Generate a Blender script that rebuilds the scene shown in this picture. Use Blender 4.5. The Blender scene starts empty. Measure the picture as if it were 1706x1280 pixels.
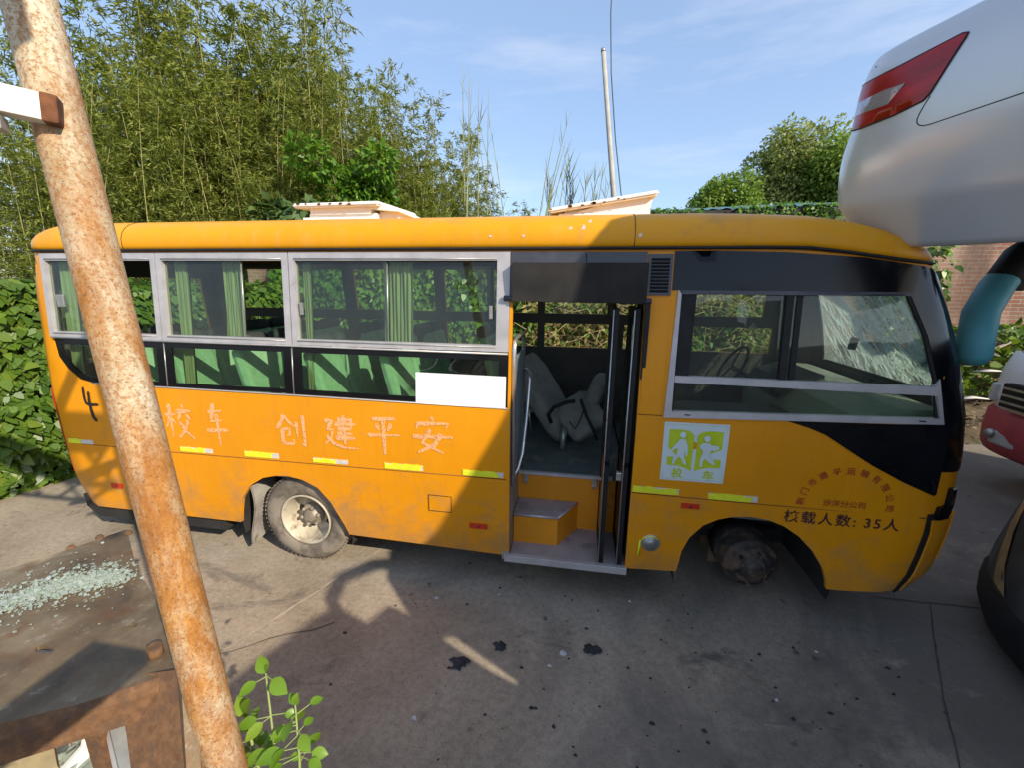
import bpy, bmesh, math, random
import numpy as np
from mathutils import Vector, Matrix, Euler
from mathutils.geometry import delaunay_2d_cdt
from mathutils.bvhtree import BVHTree
SC = bpy.context.scene
COL = SC.collection
R = math.radians
random.seed(7)
rng = np.random.default_rng(11)

# ------------------------------------------------------------------ camera, sky, sun, exposure
cam = bpy.data.cameras.new('camera')
cam.sensor_width = 36; cam.lens = 36 * 700 / 1706
cam.clip_start = 0.05; cam.clip_end = 3000
camo = bpy.data.objects.new('camera', cam); COL.objects.link(camo)
_a, _b, _g = R(-9.33), R(13.35), R(-0.52)
_f = Vector((math.sin(_a), math.cos(_a), 0)); _r = Vector((math.cos(_a), -math.sin(_a), 0)); _d = Vector((0, 0, -1))
_f2 = _f * math.cos(_b) + _d * math.sin(_b); _d2 = _d * math.cos(_b) - _f * math.sin(_b)
_r3 = _r * math.cos(_g) + _d2 * math.sin(_g); _d3 = _d2 * math.cos(_g) - _r * math.sin(_g)
CAMPOS = Vector((0, -2.75, 2.31))
m = Matrix((( _r3.x, -_d3.x, -_f2.x, CAMPOS.x), (_r3.y, -_d3.y, -_f2.y, CAMPOS.y), (_r3.z, -_d3.z, -_f2.z, CAMPOS.z), (0, 0, 0, 1)))
camo.matrix_world = m
SC.camera = camo

SUN = Vector((1.4, -1.0, 1.02)).normalized()          # towards the sun
world = bpy.data.worlds.new('World'); SC.world = world; world.use_nodes = True
nt = world.node_tree; nt.nodes.clear()
wo = nt.nodes.new('ShaderNodeOutputWorld'); bg = nt.nodes.new('ShaderNodeBackground'); sky = nt.nodes.new('ShaderNodeTexSky')
sky.sky_type = 'NISHITA'; sky.sun_disc = False
sky.sun_elevation = math.asin(SUN.z); sky.sun_rotation = math.atan2(SUN.x, SUN.y)
sky.altitude = 0; sky.air_density = 1.0; sky.dust_density = .8; sky.ozone_density = 2.0
bg.inputs['Strength'].default_value = 0.14
sx_ = nt.nodes.new('ShaderNodeMixRGB'); sx_.inputs['Fac'].default_value = .55; sx_.inputs['Color2'].default_value = (1.45, 2.0, 3.0, 1)   # thin high veil that evens the sky out
# thin cirrus streaks in the sky itself
tc = nt.nodes.new('ShaderNodeTexCoord'); mp = nt.nodes.new('ShaderNodeMapping')
mp.inputs['Rotation'].default_value = (0.3, R(-28), 0.5); mp.inputs['Scale'].default_value = (1.2, 2.0, 7.0)
nz = nt.nodes.new('ShaderNodeTexNoise'); nz.inputs['Scale'].default_value = 1.3; nz.inputs['Detail'].default_value = 7; nz.inputs['Roughness'].default_value = 0.62
cr = nt.nodes.new('ShaderNodeValToRGB'); cr.color_ramp.elements[0].position = 0.47; cr.color_ramp.elements[1].position = 0.74
cr.color_ramp.elements[0].color = (0, 0, 0, 1); cr.color_ramp.elements[1].color = (.42, .42, .42, 1)
mx = nt.nodes.new('ShaderNodeMixRGB'); mx.inputs['Color2'].default_value = (3.7, 3.75, 4.1, 1)
L = nt.links.new
L(tc.outputs['Generated'], mp.inputs['Vector']); L(mp.outputs['Vector'], nz.inputs['Vector']); L(nz.outputs['Fac'], cr.inputs['Fac'])
L(cr.outputs['Color'], mx.inputs['Fac']); L(sky.outputs['Color'], sx_.inputs['Color1']); L(sx_.outputs['Color'], mx.inputs['Color1']); L(mx.outputs['Color'], bg.inputs['Color']); L(bg.outputs['Background'], wo.inputs['Surface'])

sl = bpy.data.lights.new('sun', 'SUN'); sl.energy = 2.9; sl.angle = R(0.55); sl.color = (1.0, 0.90, 0.72)
so = bpy.data.objects.new('sun', sl); COL.objects.link(so)
so.rotation_euler = SUN.to_track_quat('Z', 'Y').to_euler()
SC.view_settings.view_transform = 'Standard'; SC.view_settings.look = 'None'
SC.view_settings.exposure = 1.0; SC.view_settings.gamma = 1
try:
    SC.cycles.max_bounces = 10; SC.cycles.transparent_max_bounces = 24; SC.cycles.sample_clamp_indirect = 8
except Exception: pass

# ------------------------------------------------------------------ helpers: materials
def nodes(mt):
    mt.use_nodes = True; n = mt.node_tree; n.nodes.clear(); return n
def ramp(n, src, stops):
    r = n.nodes.new('ShaderNodeValToRGB'); e = r.color_ramp.elements
    while len(e) < len(stops): e.new(0.5)
    for k, (p, c) in enumerate(stops):
        e[k].position = p; e[k].color = tuple(c) + (1,)
    n.links.new(src, r.inputs['Fac']); return r.outputs['Color']
def noise(n, vec, scale, detail=5, rough=.55, dist=0.0):
    t = n.nodes.new('ShaderNodeTexNoise'); t.inputs['Scale'].default_value = scale; t.inputs['Detail'].default_value = detail
    t.inputs['Roughness'].default_value = rough; t.inputs['Distortion'].default_value = dist
    n.links.new(vec, t.inputs['Vector']); return t.outputs['Fac']
def mixc(n, fac, a, b, mode='MIX'):
    x = n.nodes.new('ShaderNodeMixRGB'); x.blend_type = mode
    for inp, v in (('Fac', fac), ('Color1', a), ('Color2', b)):
        if hasattr(v, 'is_linked') or hasattr(v, 'links'): n.links.new(v, x.inputs[inp])
        elif isinstance(v, (int, float)): x.inputs[inp].default_value = v
        else: x.inputs[inp].default_value = tuple(v) + (1,)
    return x.outputs['Color']
def mapped(n, scale=(1, 1, 1), rot=(0, 0, 0), coord='Object'):
    c = n.nodes.new('ShaderNodeTexCoord'); p = n.nodes.new('ShaderNodeMapping')
    p.inputs['Scale'].default_value = scale; p.inputs['Rotation'].default_value = rot
    n.links.new(c.outputs[coord], p.inputs['Vector']); return p.outputs['Vector']
def bsdf(n, rough=.5, metal=0., spec=.5):
    b = n.nodes.new('ShaderNodeBsdfPrincipled'); o = n.nodes.new('ShaderNodeOutputMaterial')
    b.inputs['Roughness'].default_value = rough; b.inputs['Metallic'].default_value = metal
    b.inputs['Specular IOR Level'].default_value = spec
    n.links.new(b.outputs['BSDF'], o.inputs['Surface']); return b
def bump(n, b, src, strength=.3, dist=.01):
    u = n.nodes.new('ShaderNodeBump'); u.inputs['Strength'].default_value = strength; u.inputs['Distance'].default_value = dist
    n.links.new(src, u.inputs['Height']); n.links.new(u.outputs['Normal'], b.inputs['Normal'])
MATS = {}
def pbr(name, col, rough=.5, metal=0., var=.12, scale=6., spec=.5, dirt=None, dirt_at=.62, dirt_scale=3., bmp=0., coat=0., stretch=(1, 1, 1), coord='Object'):
    mt = bpy.data.materials.new(name); n = nodes(mt); b = bsdf(n, rough, metal, spec)
    v = mapped(n, stretch, coord=coord)
    f = noise(n, v, scale, 6)
    lo = tuple(max(0, c * (1 - var)) for c in col); hi = tuple(min(1, c * (1 + var)) for c in col)
    c = ramp(n, f, [(.3, lo), (.7, hi)])
    if dirt:
        g = noise(n, v, dirt_scale, 8, .65, .3)
        fac = ramp(n, g, [(dirt_at, (0, 0, 0)), (min(.99, dirt_at + .12), (1, 1, 1))])
        c = mixc(n, fac, c, dirt)
        rr = ramp(n, fac, [(0, (rough,) * 3), (1, (min(1, rough + .35),) * 3)]); n.links.new(rr, b.inputs['Roughness'])
    n.links.new(c, b.inputs['Base Color'])
    if bmp: bump(n, b, noise(n, v, scale * 6, 6), bmp, .01)
    if coat: b.inputs['Coat Weight'].default_value = coat; b.inputs['Coat Roughness'].default_value = .08
    MATS[name] = mt; return mt
def glassmat(name, tint, gloss=.9, haze=0.0, hazecol=(.7, .75, .72)):
    mt = bpy.data.materials.new(name); n = nodes(mt)
    o = n.nodes.new('ShaderNodeOutputMaterial'); t = n.nodes.new('ShaderNodeBsdfTransparent'); g = n.nodes.new('ShaderNodeBsdfGlossy')
    t.inputs['Color'].default_value = tuple(tint) + (1,); g.inputs['Roughness'].default_value = .02; g.inputs['Color'].default_value = (gloss, gloss, gloss, 1)
    lw = n.nodes.new('ShaderNodeLayerWeight'); lw.inputs['Blend'].default_value = .5
    p5 = n.nodes.new('ShaderNodeMath'); p5.operation = 'POWER'; p5.inputs[1].default_value = 4.0; n.links.new(lw.outputs['Facing'], p5.inputs[0])
    fr = n.nodes.new('ShaderNodeMath'); fr.operation = 'MULTIPLY_ADD'; fr.inputs[1].default_value = .9; fr.inputs[2].default_value = .055; n.links.new(p5.outputs[0], fr.inputs[0])
    x = n.nodes.new('ShaderNodeMixShader'); n.links.new(fr.outputs[0], x.inputs['Fac']); n.links.new(t.outputs[0], x.inputs[1]); n.links.new(g.outputs[0], x.inputs[2])
    out = x.outputs[0]
    if haze:
        d = n.nodes.new('ShaderNodeBsdfDiffuse'); d.inputs['Color'].default_value = tuple(hazecol) + (1,)
        tl = n.nodes.new('ShaderNodeBsdfTranslucent'); tl.inputs['Color'].default_value = tuple(hazecol) + (1,)
        ad = n.nodes.new('ShaderNodeMixShader'); ad.inputs['Fac'].default_value = .5; n.links.new(d.outputs[0], ad.inputs[1]); n.links.new(tl.outputs[0], ad.inputs[2])
        f = noise(n, mapped(n), 2.5, 6, .6); fac = ramp(n, f, [(.35, (haze * .35,) * 3), (.75, (haze,) * 3)])
        y = n.nodes.new('ShaderNodeMixShader'); n.links.new(fac, y.inputs['Fac']); n.links.new(out, y.inputs[1]); n.links.new(ad.outputs[0], y.inputs[2]); out = y.outputs[0]
    n.links.new(out, o.inputs['Surface']); MATS[name] = mt; return mt
def leafmat(name, cols, trans=.35, rough=.5, spec=.35):
    mt = bpy.data.materials.new(name); n = nodes(mt)
    o = n.nodes.new('ShaderNodeOutputMaterial'); b = n.nodes.new('ShaderNodeBsdfPrincipled')
    b.inputs['Roughness'].default_value = rough; b.inputs['Specular IOR Level'].default_value = spec
    g = n.nodes.new('ShaderNodeNewGeometry')
    c = ramp(n, g.outputs['Random Per Island'], [(k / (len(cols) - 1), cc) for k, cc in enumerate(cols)])
    big = noise(n, mapped(n), .9, 3); c = mixc(n, ramp(n, big, [(.3, (0, 0, 0)), (.75, (.5, .5, .5))]), c, cols[-1])
    n.links.new(c, b.inputs['Base Color'])
    t = n.nodes.new('ShaderNodeBsdfTranslucent'); n.links.new(mixc(n, 1.0, c, (1.3, 1.25, .55), 'MULTIPLY'), t.inputs['Color'])
    x = n.nodes.new('ShaderNodeMixShader'); x.inputs['Fac'].default_value = trans
    n.links.new(b.outputs[0], x.inputs[1]); n.links.new(t.outputs[0], x.inputs[2]); n.links.new(x.outputs[0], o.inputs['Surface'])
    MATS[name] = mt; return mt

# ------------------------------------------------------------------ helpers: objects and meshes
def tag(o, label=None, cat=None, group=None, kind=None):
    if label: o['label'] = label
    if cat: o['category'] = cat
    if group: o['group'] = group
    if kind: o['kind'] = kind
    return o
def empty(name, loc, label, cat, group=None):
    o = bpy.data.objects.new(name, None); o.empty_display_size = .2; o.location = loc; COL.objects.link(o)
    return tag(o, label, cat, group)
def origin_of(o):
    p = Vector((0, 0, 0))
    while o is not None: p = p + Vector(o.location); o = o.parent
    return p
def link(name, me, mat, parent=None):
    """one mesh object; its vertices are given in world coordinates (unrotated parents)"""
    o = bpy.data.objects.new(name, me); COL.objects.link(o)
    for mm in (mat if isinstance(mat, (list, tuple)) else [mat]): me.materials.append(mm)
    if parent is not None: o.parent = parent; o.location = -origin_of(parent)
    return o
class MB:
    def __init__(s): s.v = []; s.f = []; s.sm = []; s.mi = []; s.cur = 0
    def add(s, vs, fs, smooth=False):
        k = len(s.v); s.v += [tuple(p) for p in vs]
        for f in fs: s.f.append([i + k for i in f]); s.sm.append(smooth); s.mi.append(s.cur)
        return s
    def box(s, c, size, rot=None, bev=0.0):
        bm = bmesh.new(); bmesh.ops.create_cube(bm, size=1)
        bmesh.ops.scale(bm, vec=size, verts=bm.verts)
        if bev: bmesh.ops.bevel(bm, geom=list(bm.edges), offset=bev, segments=2, affect='EDGES', profile=.6)
        M = Matrix.Translation(c)
        if rot is not None: M = M @ (rot if isinstance(rot, Matrix) else Euler(rot).to_matrix().to_4x4())
        bm.transform(M); bm.verts.index_update()
        s.add([v.co.copy() for v in bm.verts], [[v.index for v in f.verts] for f in bm.faces], False); bm.free(); return s
    def b2(s, x0, x1, y0, y1, z0, z1, bev=0.0):
        return s.box(((x0 + x1) / 2, (y0 + y1) / 2, (z0 + z1) / 2), (abs(x1 - x0), abs(y1 - y0), abs(z1 - z0)), None, bev)
    def tube(s, pts, r, n=8, caps=True, smooth=True, flat=1.0):
        pts = [Vector(p) for p in pts]; rs = r if isinstance(r, (list, tuple)) else [r] * len(pts)
        vs = []; fs = []; prev = None
        for i, p in enumerate(pts):
            t = (pts[min(i + 1, len(pts) - 1)] - pts[max(i - 1, 0)]).normalized()
            if prev is None:
                u = t.cross(Vector((0, 0, 1)))
                if u.length < .2: u = t.cross(Vector((1, 0, 0)))
            else: u = prev - t * prev.dot(t)
            u.normalize(); w = t.cross(u); prev = u
            for k in range(n):
                a = 2 * math.pi * k / n
                vs.append(p + (u * math.cos(a) + w * math.sin(a) * flat) * rs[i])
        for i in range(len(pts) - 1):
            for k in range(n):
                a = i * n + k; b = i * n + (k + 1) % n
                fs.append([a, b, b + n, a + n])
        s.add(vs, fs, smooth)
        if caps:
            k0 = len(s.v) - len(vs)
            s.f.append([k0 + k for k in range(n)][::-1]); s.sm.append(False); s.mi.append(s.cur)
            s.f.append([k0 + (len(pts) - 1) * n + k for k in range(n)]); s.sm.append(False); s.mi.append(s.cur)
        return s
    def lathe(s, prof, c, axis='Y', n=40, smooth=True):
        """prof: list of (radius, along)"""
        vs = []; fs = []; c = Vector(c)
        for (r, t) in prof:
            for k in range(n):
                a = 2 * math.pi * k / n; p, q = r * math.cos(a), r * math.sin(a)
                vs.append(c + (Vector((p, t, q)) if axis == 'Y' else Vector((t, p, q)) if axis == 'X' else Vector((p, q, t))))
        for i in range(len(prof) - 1):
            for k in range(n):
                a = i * n + k; b = i * n + (k + 1) % n; fs.append([a, b, b + n, a + n])
        return s.add(vs, fs, smooth)
    def prism(s, poly, d0, d1, axis='Y', smooth=False):
        """poly: 2-D outline; axis Y: (x,z), X: (y,z), Z: (x,y)"""
        def P(p, d): return (p[0], d, p[1]) if axis == 'Y' else (d, p[0], p[1]) if axis == 'X' else (p[0], p[1], d)
        n = len(poly)
        s.add([P(p, d0) for p in poly] + [P(p, d1) for p in poly],
              [[i, (i + 1) % n, (i + 1) % n + n, i + n] for i in range(n)] + [list(range(n))[::-1], [i + n for i in range(n)]], smooth)
        return s
    def build(s, name, mat, parent=None, recalc=True):
        me = bpy.data.meshes.new(name); me.from_pydata(s.v, [], s.f)
        me.polygons.foreach_set('use_smooth', s.sm); me.polygons.foreach_set('material_index', s.mi)
        if recalc:
            bm = bmesh.new(); bm.from_mesh(me); bmesh.ops.recalc_face_normals(bm, faces=bm.faces); bm.to_mesh(me); bm.free()
        me.update(); return link(name, me, mat, parent)
def inside(p, poly):
    x, y = p; r = False; n = len(poly)
    for i in range(n):
        x0, y0 = poly[i]; x1, y1 = poly[(i + 1) % n]
        if (y0 > y) != (y1 > y) and x < (x1 - x0) * (y - y0) / (y1 - y0) + x0: r = not r
    return r
def dense(poly, st):
    o = []
    for i in range(len(poly)):
        a, b = poly[i], poly[(i + 1) % len(poly)]; k = max(1, int(math.ceil(math.hypot(b[0] - a[0], b[1] - a[1]) / st)))
        o += [(a[0] + (b[0] - a[0]) * j / k, a[1] + (b[1] - a[1]) * j / k) for j in range(k)]
    return o
def edgedist(p, poly):
    d = 9e9
    for i in range(len(poly)):
        ax, ay = poly[i]; bx, by = poly[(i + 1) % len(poly)]; ex, ey = bx - ax, by - ay; l2 = ex * ex + ey * ey or 1e-12
        t = min(1, max(0, ((p[0] - ax) * ex + (p[1] - ay) * ey) / l2)); d = min(d, math.hypot(p[0] - ax - t * ex, p[1] - ay - t * ey))
    return d
def flatmesh(outer, holes, step):
    loops = [dense(outer, step)] + [dense(h, step) for h in holes]
    vs = []; es = []
    for lp in loops:
        k = len(vs); vs += lp; es += [(k + i, k + (i + 1) % len(lp)) for i in range(len(lp))]
    xs = [p[0] for p in outer]; zs = [p[1] for p in outer]
    x = min(xs) + step * .5
    while x < max(xs):
        z = min(zs) + step * .5
        while z < max(zs):
            if inside((x, z), outer) and not any(inside((x, z), h) for h in holes) and min(edgedist((x, z), q) for q in [outer] + holes) > step * .35: vs.append((x, z))
            z += step
        x += step
    r = delaunay_2d_cdt([Vector(p) for p in vs], es, [], 0, 1e-5)
    V = [(p.x, p.y) for p in r[0]]; F = []
    for f in r[2]:
        c = (sum(V[i][0] for i in f) / 3, sum(V[i][1] for i in f) / 3)
        if inside(c, loops[0]) and not any(inside(c, h) for h in loops[1:]): F.append(list(f))
    cnt = {}
    for f in F:
        for i in range(3):
            a, b = f[i], f[(i + 1) % 3]
            cnt.setdefault((min(a, b), max(a, b)), []).append((a, b))
    return V, F, [v[0] for v in cnt.values() if len(v) == 1]
def sheet(name, outer, holes, mapf, mat, parent=None, step=.12, off=0.0, thick=.03, smooth=True):
    V, F, B = flatmesh(outer, holes, step); mb = MB()
    mb.add([mapf(p[0], p[1], off) for p in V], F, smooth)
    if thick:
        mb.cur = 1 if isinstance(mat, (list, tuple)) and len(mat) > 1 else 0
        mb.add([mapf(p[0], p[1], off - thick) for p in V], [f[::-1] for f in F], smooth); mb.cur = 0
        vs = []; fs = []
        for a, b in B:
            k = len(vs); vs += [mapf(*V[a], off), mapf(*V[b], off), mapf(*V[b], off - thick), mapf(*V[a], off - thick)]; fs.append([k + 1, k, k + 3, k + 2])
        mb.add(vs, fs, False)
    return mb.build(name, mat, parent, recalc=False)
def blob(cx, cy, rx, ry, n=14): return [(cx + rx * math.cos(2 * math.pi * i / n), cy + ry * math.sin(2 * math.pi * i / n)) for i in range(n)]
def rect(x0, x1, z0, z1): return [(x0, z0), (x1, z0), (x1, z1), (x0, z1)]
def copy_tree(o, parent=None):
    c = o.copy(); COL.objects.link(c); c.parent = parent
    for ch in list(o.children): copy_tree(ch, c)
    return c
def quads_mesh(name, V, nv=4):
    V = np.asarray(V, dtype=np.float32).reshape(-1, 3); n = len(V); me = bpy.data.meshes.new(name)
    me.vertices.add(n); me.vertices.foreach_set('co', V.ravel()); me.loops.add(n); me.loops.foreach_set('vertex_index', np.arange(n, dtype=np.int32))
    me.polygons.add(n // nv); me.polygons.foreach_set('loop_start', np.arange(0, n, nv, dtype=np.int32)); me.polygons.foreach_set('loop_total', np.full(n // nv, nv, dtype=np.int32))
    me.update(calc_edges=True); return me
def leaves(pos, dirs, nrm, Ls, Ws, wide=.45):
    """leaf blades as pointed quads: base, side, tip, side"""
    pos = np.asarray(pos); d = np.asarray(dirs, float); d /= np.linalg.norm(d, axis=1, keepdims=True) + 1e-9
    s = np.cross(d, nrm); s /= np.linalg.norm(s, axis=1, keepdims=True) + 1e-9
    Ls = np.asarray(Ls)[:, None]; Ws = np.asarray(Ws)[:, None]
    n2 = np.cross(s, d)
    mid = pos + d * Ls * wide + n2 * Ls * .06
    return np.stack([pos, mid + s * Ws * .5, pos + d * Ls - n2 * Ls * .05, mid - s * Ws * .5], axis=1)
def leaves6(pos, dirs, nrm, Ls, Ws):
    """broad leaves as folded six-sided blades"""
    pos = np.asarray(pos); d = np.asarray(dirs, float); d /= np.linalg.norm(d, axis=1, keepdims=True) + 1e-9
    s = np.cross(d, nrm); s /= np.linalg.norm(s, axis=1, keepdims=True) + 1e-9
    Ls = np.asarray(Ls)[:, None]; Ws = np.asarray(Ws)[:, None]; n2 = np.cross(s, d); k = len(pos)
    j = lambda a, b: rng.uniform(a, b, (k, 1))
    a1, a2, b1, b2 = j(.12, .24), j(.55, .70), j(.12, .24), j(.55, .70)
    up = n2 * Ls * j(.03, .10); dn = n2 * Ls * j(.02, .14)
    return np.stack([pos, pos + d * Ls * a1 + s * Ws * j(.38, .52) + up, pos + d * Ls * a2 + s * Ws * j(.26, .42) + up, pos + d * Ls - dn, pos + d * Ls * b2 - s * Ws * j(.26, .42) + up, pos + d * Ls * b1 - s * Ws * j(.38, .52) + up], axis=1)
def unit(n): 
    v = rng.normal(size=(n, 3)); return v / (np.linalg.norm(v, axis=1, keepdims=True) + 1e-9)
# ------------------------------------------------------------------ materials
def paintmat(name, col, worn):
    mt = bpy.data.materials.new(name); n = nodes(mt); b = bsdf(n, .40, 0, .3); v = mapped(n)
    c = ramp(n, noise(n, v, 1.1, 6, .6, .3), [(.3, tuple(x * .90 for x in col)), (.7, tuple(min(1, x * 1.06) for x in col))])
    c = mixc(n, ramp(n, noise(n, mapped(n, (7, 7, .55)), 2.2, 8, .68, .2), [(.52, (0, 0, 0)), (.78, (.42, .42, .42))]), c, worn)                 # rain streaks
    c = mixc(n, ramp(n, noise(n, mapped(n, (.6, 1, 9)), 3.0, 9, .75), [(.62, (0, 0, 0)), (.72, (.35, .35, .35))]), c, (.80, .44, .14))           # brush scratches
    g = n.nodes.new('ShaderNodeSeparateXYZ'); n.links.new(v, g.inputs[0]); ma = n.nodes.new('ShaderNodeMapRange')
    ma.inputs['From Min'].default_value = .95; ma.inputs['From Max'].default_value = .30; ma.inputs['To Min'].default_value = 0; ma.inputs['To Max'].default_value = .26; n.links.new(g.outputs['Z'], ma.inputs['Value'])
    ad = n.nodes.new('ShaderNodeMath'); n.links.new(noise(n, v, 3.2, 9, .7, .4), ad.inputs[0]); n.links.new(ma.outputs[0], ad.inputs[1])
    dirt = ramp(n, ad.outputs[0], [(.58, (0, 0, 0)), (.82, (.62, .62, .62))]); c = mixc(n, dirt, c, (.34, .20, .09))                              # road dirt splashed on the skirt
    sp = ramp(n, noise(n, v, 38, 5, .75), [(.70, (0, 0, 0)), (.76, (.8, .8, .8))]); c = mixc(n, sp, c, (.20, .075, .02))                          # stone chips gone rusty
    n.links.new(c, b.inputs['Base Color'])
    n.links.new(ramp(n, noise(n, v, 4, 6), [(.3, (.34,) * 3), (.7, (.52,) * 3)]), b.inputs['Roughness']); b.inputs['Coat Weight'].default_value = .06
    bump(n, b, noise(n, mapped(n, (1, 1, 1.6)), 2.3, 2, .4), .35, .02); return mt
ORANGE = paintmat('orange_paint', (.76, .29, .004), (.60, .21, .012))
ORANGE_IN = pbr('orange_step_paint', (.72, .27, .01), .5, 0, .08, 5, .4, dirt=(.30, .16, .06), dirt_at=.60, dirt_scale=5)
BLACKP = pbr('black_trim_paint', (.006, .006, .008), .12, 0, .3, 4, .28, dirt=(.03, .03, .033), dirt_at=.66, dirt_scale=3)
GREYP = pbr('grey_black_panel', (.050, .050, .064), .30, 0, .2, 3, .5, dirt=(.10, .10, .11), dirt_at=.6, dirt_scale=2, stretch=(1, 1, 4))
RUBBER = pbr('black_rubber', (.014, .014, .015), .6, 0, .3, 10, .3)
ALU = pbr('dull_aluminium', (.50, .47, .47), .42, .35, .12, 9, .5, dirt=(.33, .27, .25), dirt_at=.63, dirt_scale=6)
STEEL = pbr('worn_steel', (.42, .42, .41), .38, .7, .2, 12, .5, dirt=(.2, .13, .08), dirt_at=.64, dirt_scale=9)
GLASS = glassmat('green_tinted_glass', (.70, .84, .73), .8, haze=.13, hazecol=(.42, .48, .43))
DGLASS = glassmat('dark_tinted_glass', (.64, .78, .64), .8, haze=.06, hazecol=(.35, .40, .35))
CRACKG = glassmat('crazed_glass', (.72, .80, .78), .8, haze=.46, hazecol=(.80, .85, .87))
CRACKW = bpy.data.materials.new('crushed_glass_white'); _n = nodes(CRACKW); _o = _n.nodes.new('ShaderNodeOutputMaterial'); _g = _n.nodes.new('ShaderNodeBsdfGlossy'); _g.inputs['Roughness'].default_value = .18; _g.inputs['Color'].default_value = (.95, .97, .97, 1)
_d = _n.nodes.new('ShaderNodeBsdfDiffuse'); _d.inputs['Color'].default_value = (.92, .95, .95, 1); _t = _n.nodes.new('ShaderNodeBsdfTranslucent'); _t.inputs['Color'].default_value = (.95, .98, .98, 1)
_m = _n.nodes.new('ShaderNodeMixShader'); _m.inputs['Fac'].default_value = .65; _n.links.new(_d.outputs[0], _m.inputs[1]); _n.links.new(_t.outputs[0], _m.inputs[2])
_k = _n.nodes.new('ShaderNodeMixShader'); _k.inputs['Fac'].default_value = .25; _n.links.new(_m.outputs[0], _k.inputs[1]); _n.links.new(_g.outputs[0], _k.inputs[2]); _n.links.new(_k.outputs[0], _o.inputs['Surface'])
LINING = pbr('grey_lining', (.085, .075, .072), .7, 0, .15, 5)
CEIL = pbr('headliner', (.38, .36, .33), .8, 0, .1, 4)
FLOORM = pbr('grey_green_floor', (.12, .145, .135), .65, 0, .2, 5, .4, dirt=(.24, .23, .20), dirt_at=.55, dirt_scale=6)
COVER = pbr('green_seat_cover', (.32, .52, .33), .85, 0, .12, 18, .2, dirt=(.16, .34, .20), dirt_at=.62, dirt_scale=16)
SEATG = pbr('grey_seat_vinyl', (.23, .23, .21), .6, 0, .2, 7, .4, dirt=(.30, .28, .24), dirt_at=.55, dirt_scale=5)
DARKF = pbr('dark_seat_fabric', (.030, .036, .036), .9, 0, .2, 9)
CURT = pbr('green_curtain', (.25, .29, .14), .9, 0, .12, 8, .2, stretch=(6, 6, .5))
CREAM = pbr('cream_dash_plastic', (.52, .50, .42), .6, 0, .1, 5, .4)
TYRE = pbr('dusty_tyre', (.15, .125, .10), .85, 0, .3, 14, .3, dirt=(.26, .22, .175), dirt_at=.45, dirt_scale=6, bmp=.25)
RIM = pbr('off_white_rim_paint', (.52, .46, .36), .45, .1, .15, 8, .5, dirt=(.24, .17, .10), dirt_at=.52, dirt_scale=7)
HUBM = pbr('greasy_brown_hub', (.30, .25, .20), .55, .3, .4, 14, .4, dirt=(.34, .27, .2), dirt_at=.55, dirt_scale=12)
DRUM = pbr('rusty_black_drum', (.070, .060, .056), .6, .3, .4, 12, .4, dirt=(.20, .13, .085), dirt_at=.5, dirt_scale=9)
FLAP = pbr('grey_mud_flap', (.33, .30, .27), .8, 0, .2, 9, .3, dirt=(.18, .15, .12), dirt_at=.55, dirt_scale=8)
UNDER = pbr('dark_underbody', (.020, .018, .017), .9, 0, .4, 6)
WHITEP = pbr('blank_white_panel', (.86, .85, .83), .5, 0, .02, 4)
STICKW = pbr('reflective_white_sheet', (.62, .70, .70), .35, 0, .05, 9, .5)
STICKG = pbr('reflective_lime_sheet', (.50, .61, .02), .35, 0, .08, 9, .5)
TAPE = pbr('reflective_yellow_tape', (.78, .80, .03), .38, 0, .10, 20, .5, dirt=(.62, .50, .12), dirt_at=.66, dirt_scale=30)
TAPEW = pbr('worn_tape_backing', (.62, .58, .52), .6, 0, .15, 30)
REDL = pbr('red_marker_plastic', (.55, .04, .012), .25, 0, .1, 30, .5)
REDD = pbr('dark_red_reflector', (.30, .015, .010), .3, 0, .1, 20, .5)
def flaked(name, col, at):
    mt = bpy.data.materials.new(name); n = nodes(mt); b = bsdf(n, .55, 0, .3); b.inputs['Base Color'].default_value = tuple(col) + (1,); v = mapped(n)
    n.links.new(ramp(n, noise(n, v, 70, 6, .7), [(at, (0, 0, 0)), (at + .08, (1, 1, 1))]), b.inputs['Alpha']); return mt
LETTER = flaked('faded_peach_lettering', (.84, .43, .19), .38)
INK = pbr('black_brush_paint', (.016, .009, .007), .55, 0, .3, 20)
INKP = pbr('dark_plum_lettering', (.055, .018, .022), .5, 0, .2, 20)
INKR = pbr('red_lettering', (.38, .06, .012), .5, 0, .2, 20)
HATCHW = pbr('chipped_white_hatch_paint', (.84, .82, .79), .5, 0, .05, 9, .4, dirt=(.34, .22, .15), dirt_at=.66, dirt_scale=7)
CHROME = pbr('pale_tube_metal', (.60, .60, .60), .25, .8, .08, 9)

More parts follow.
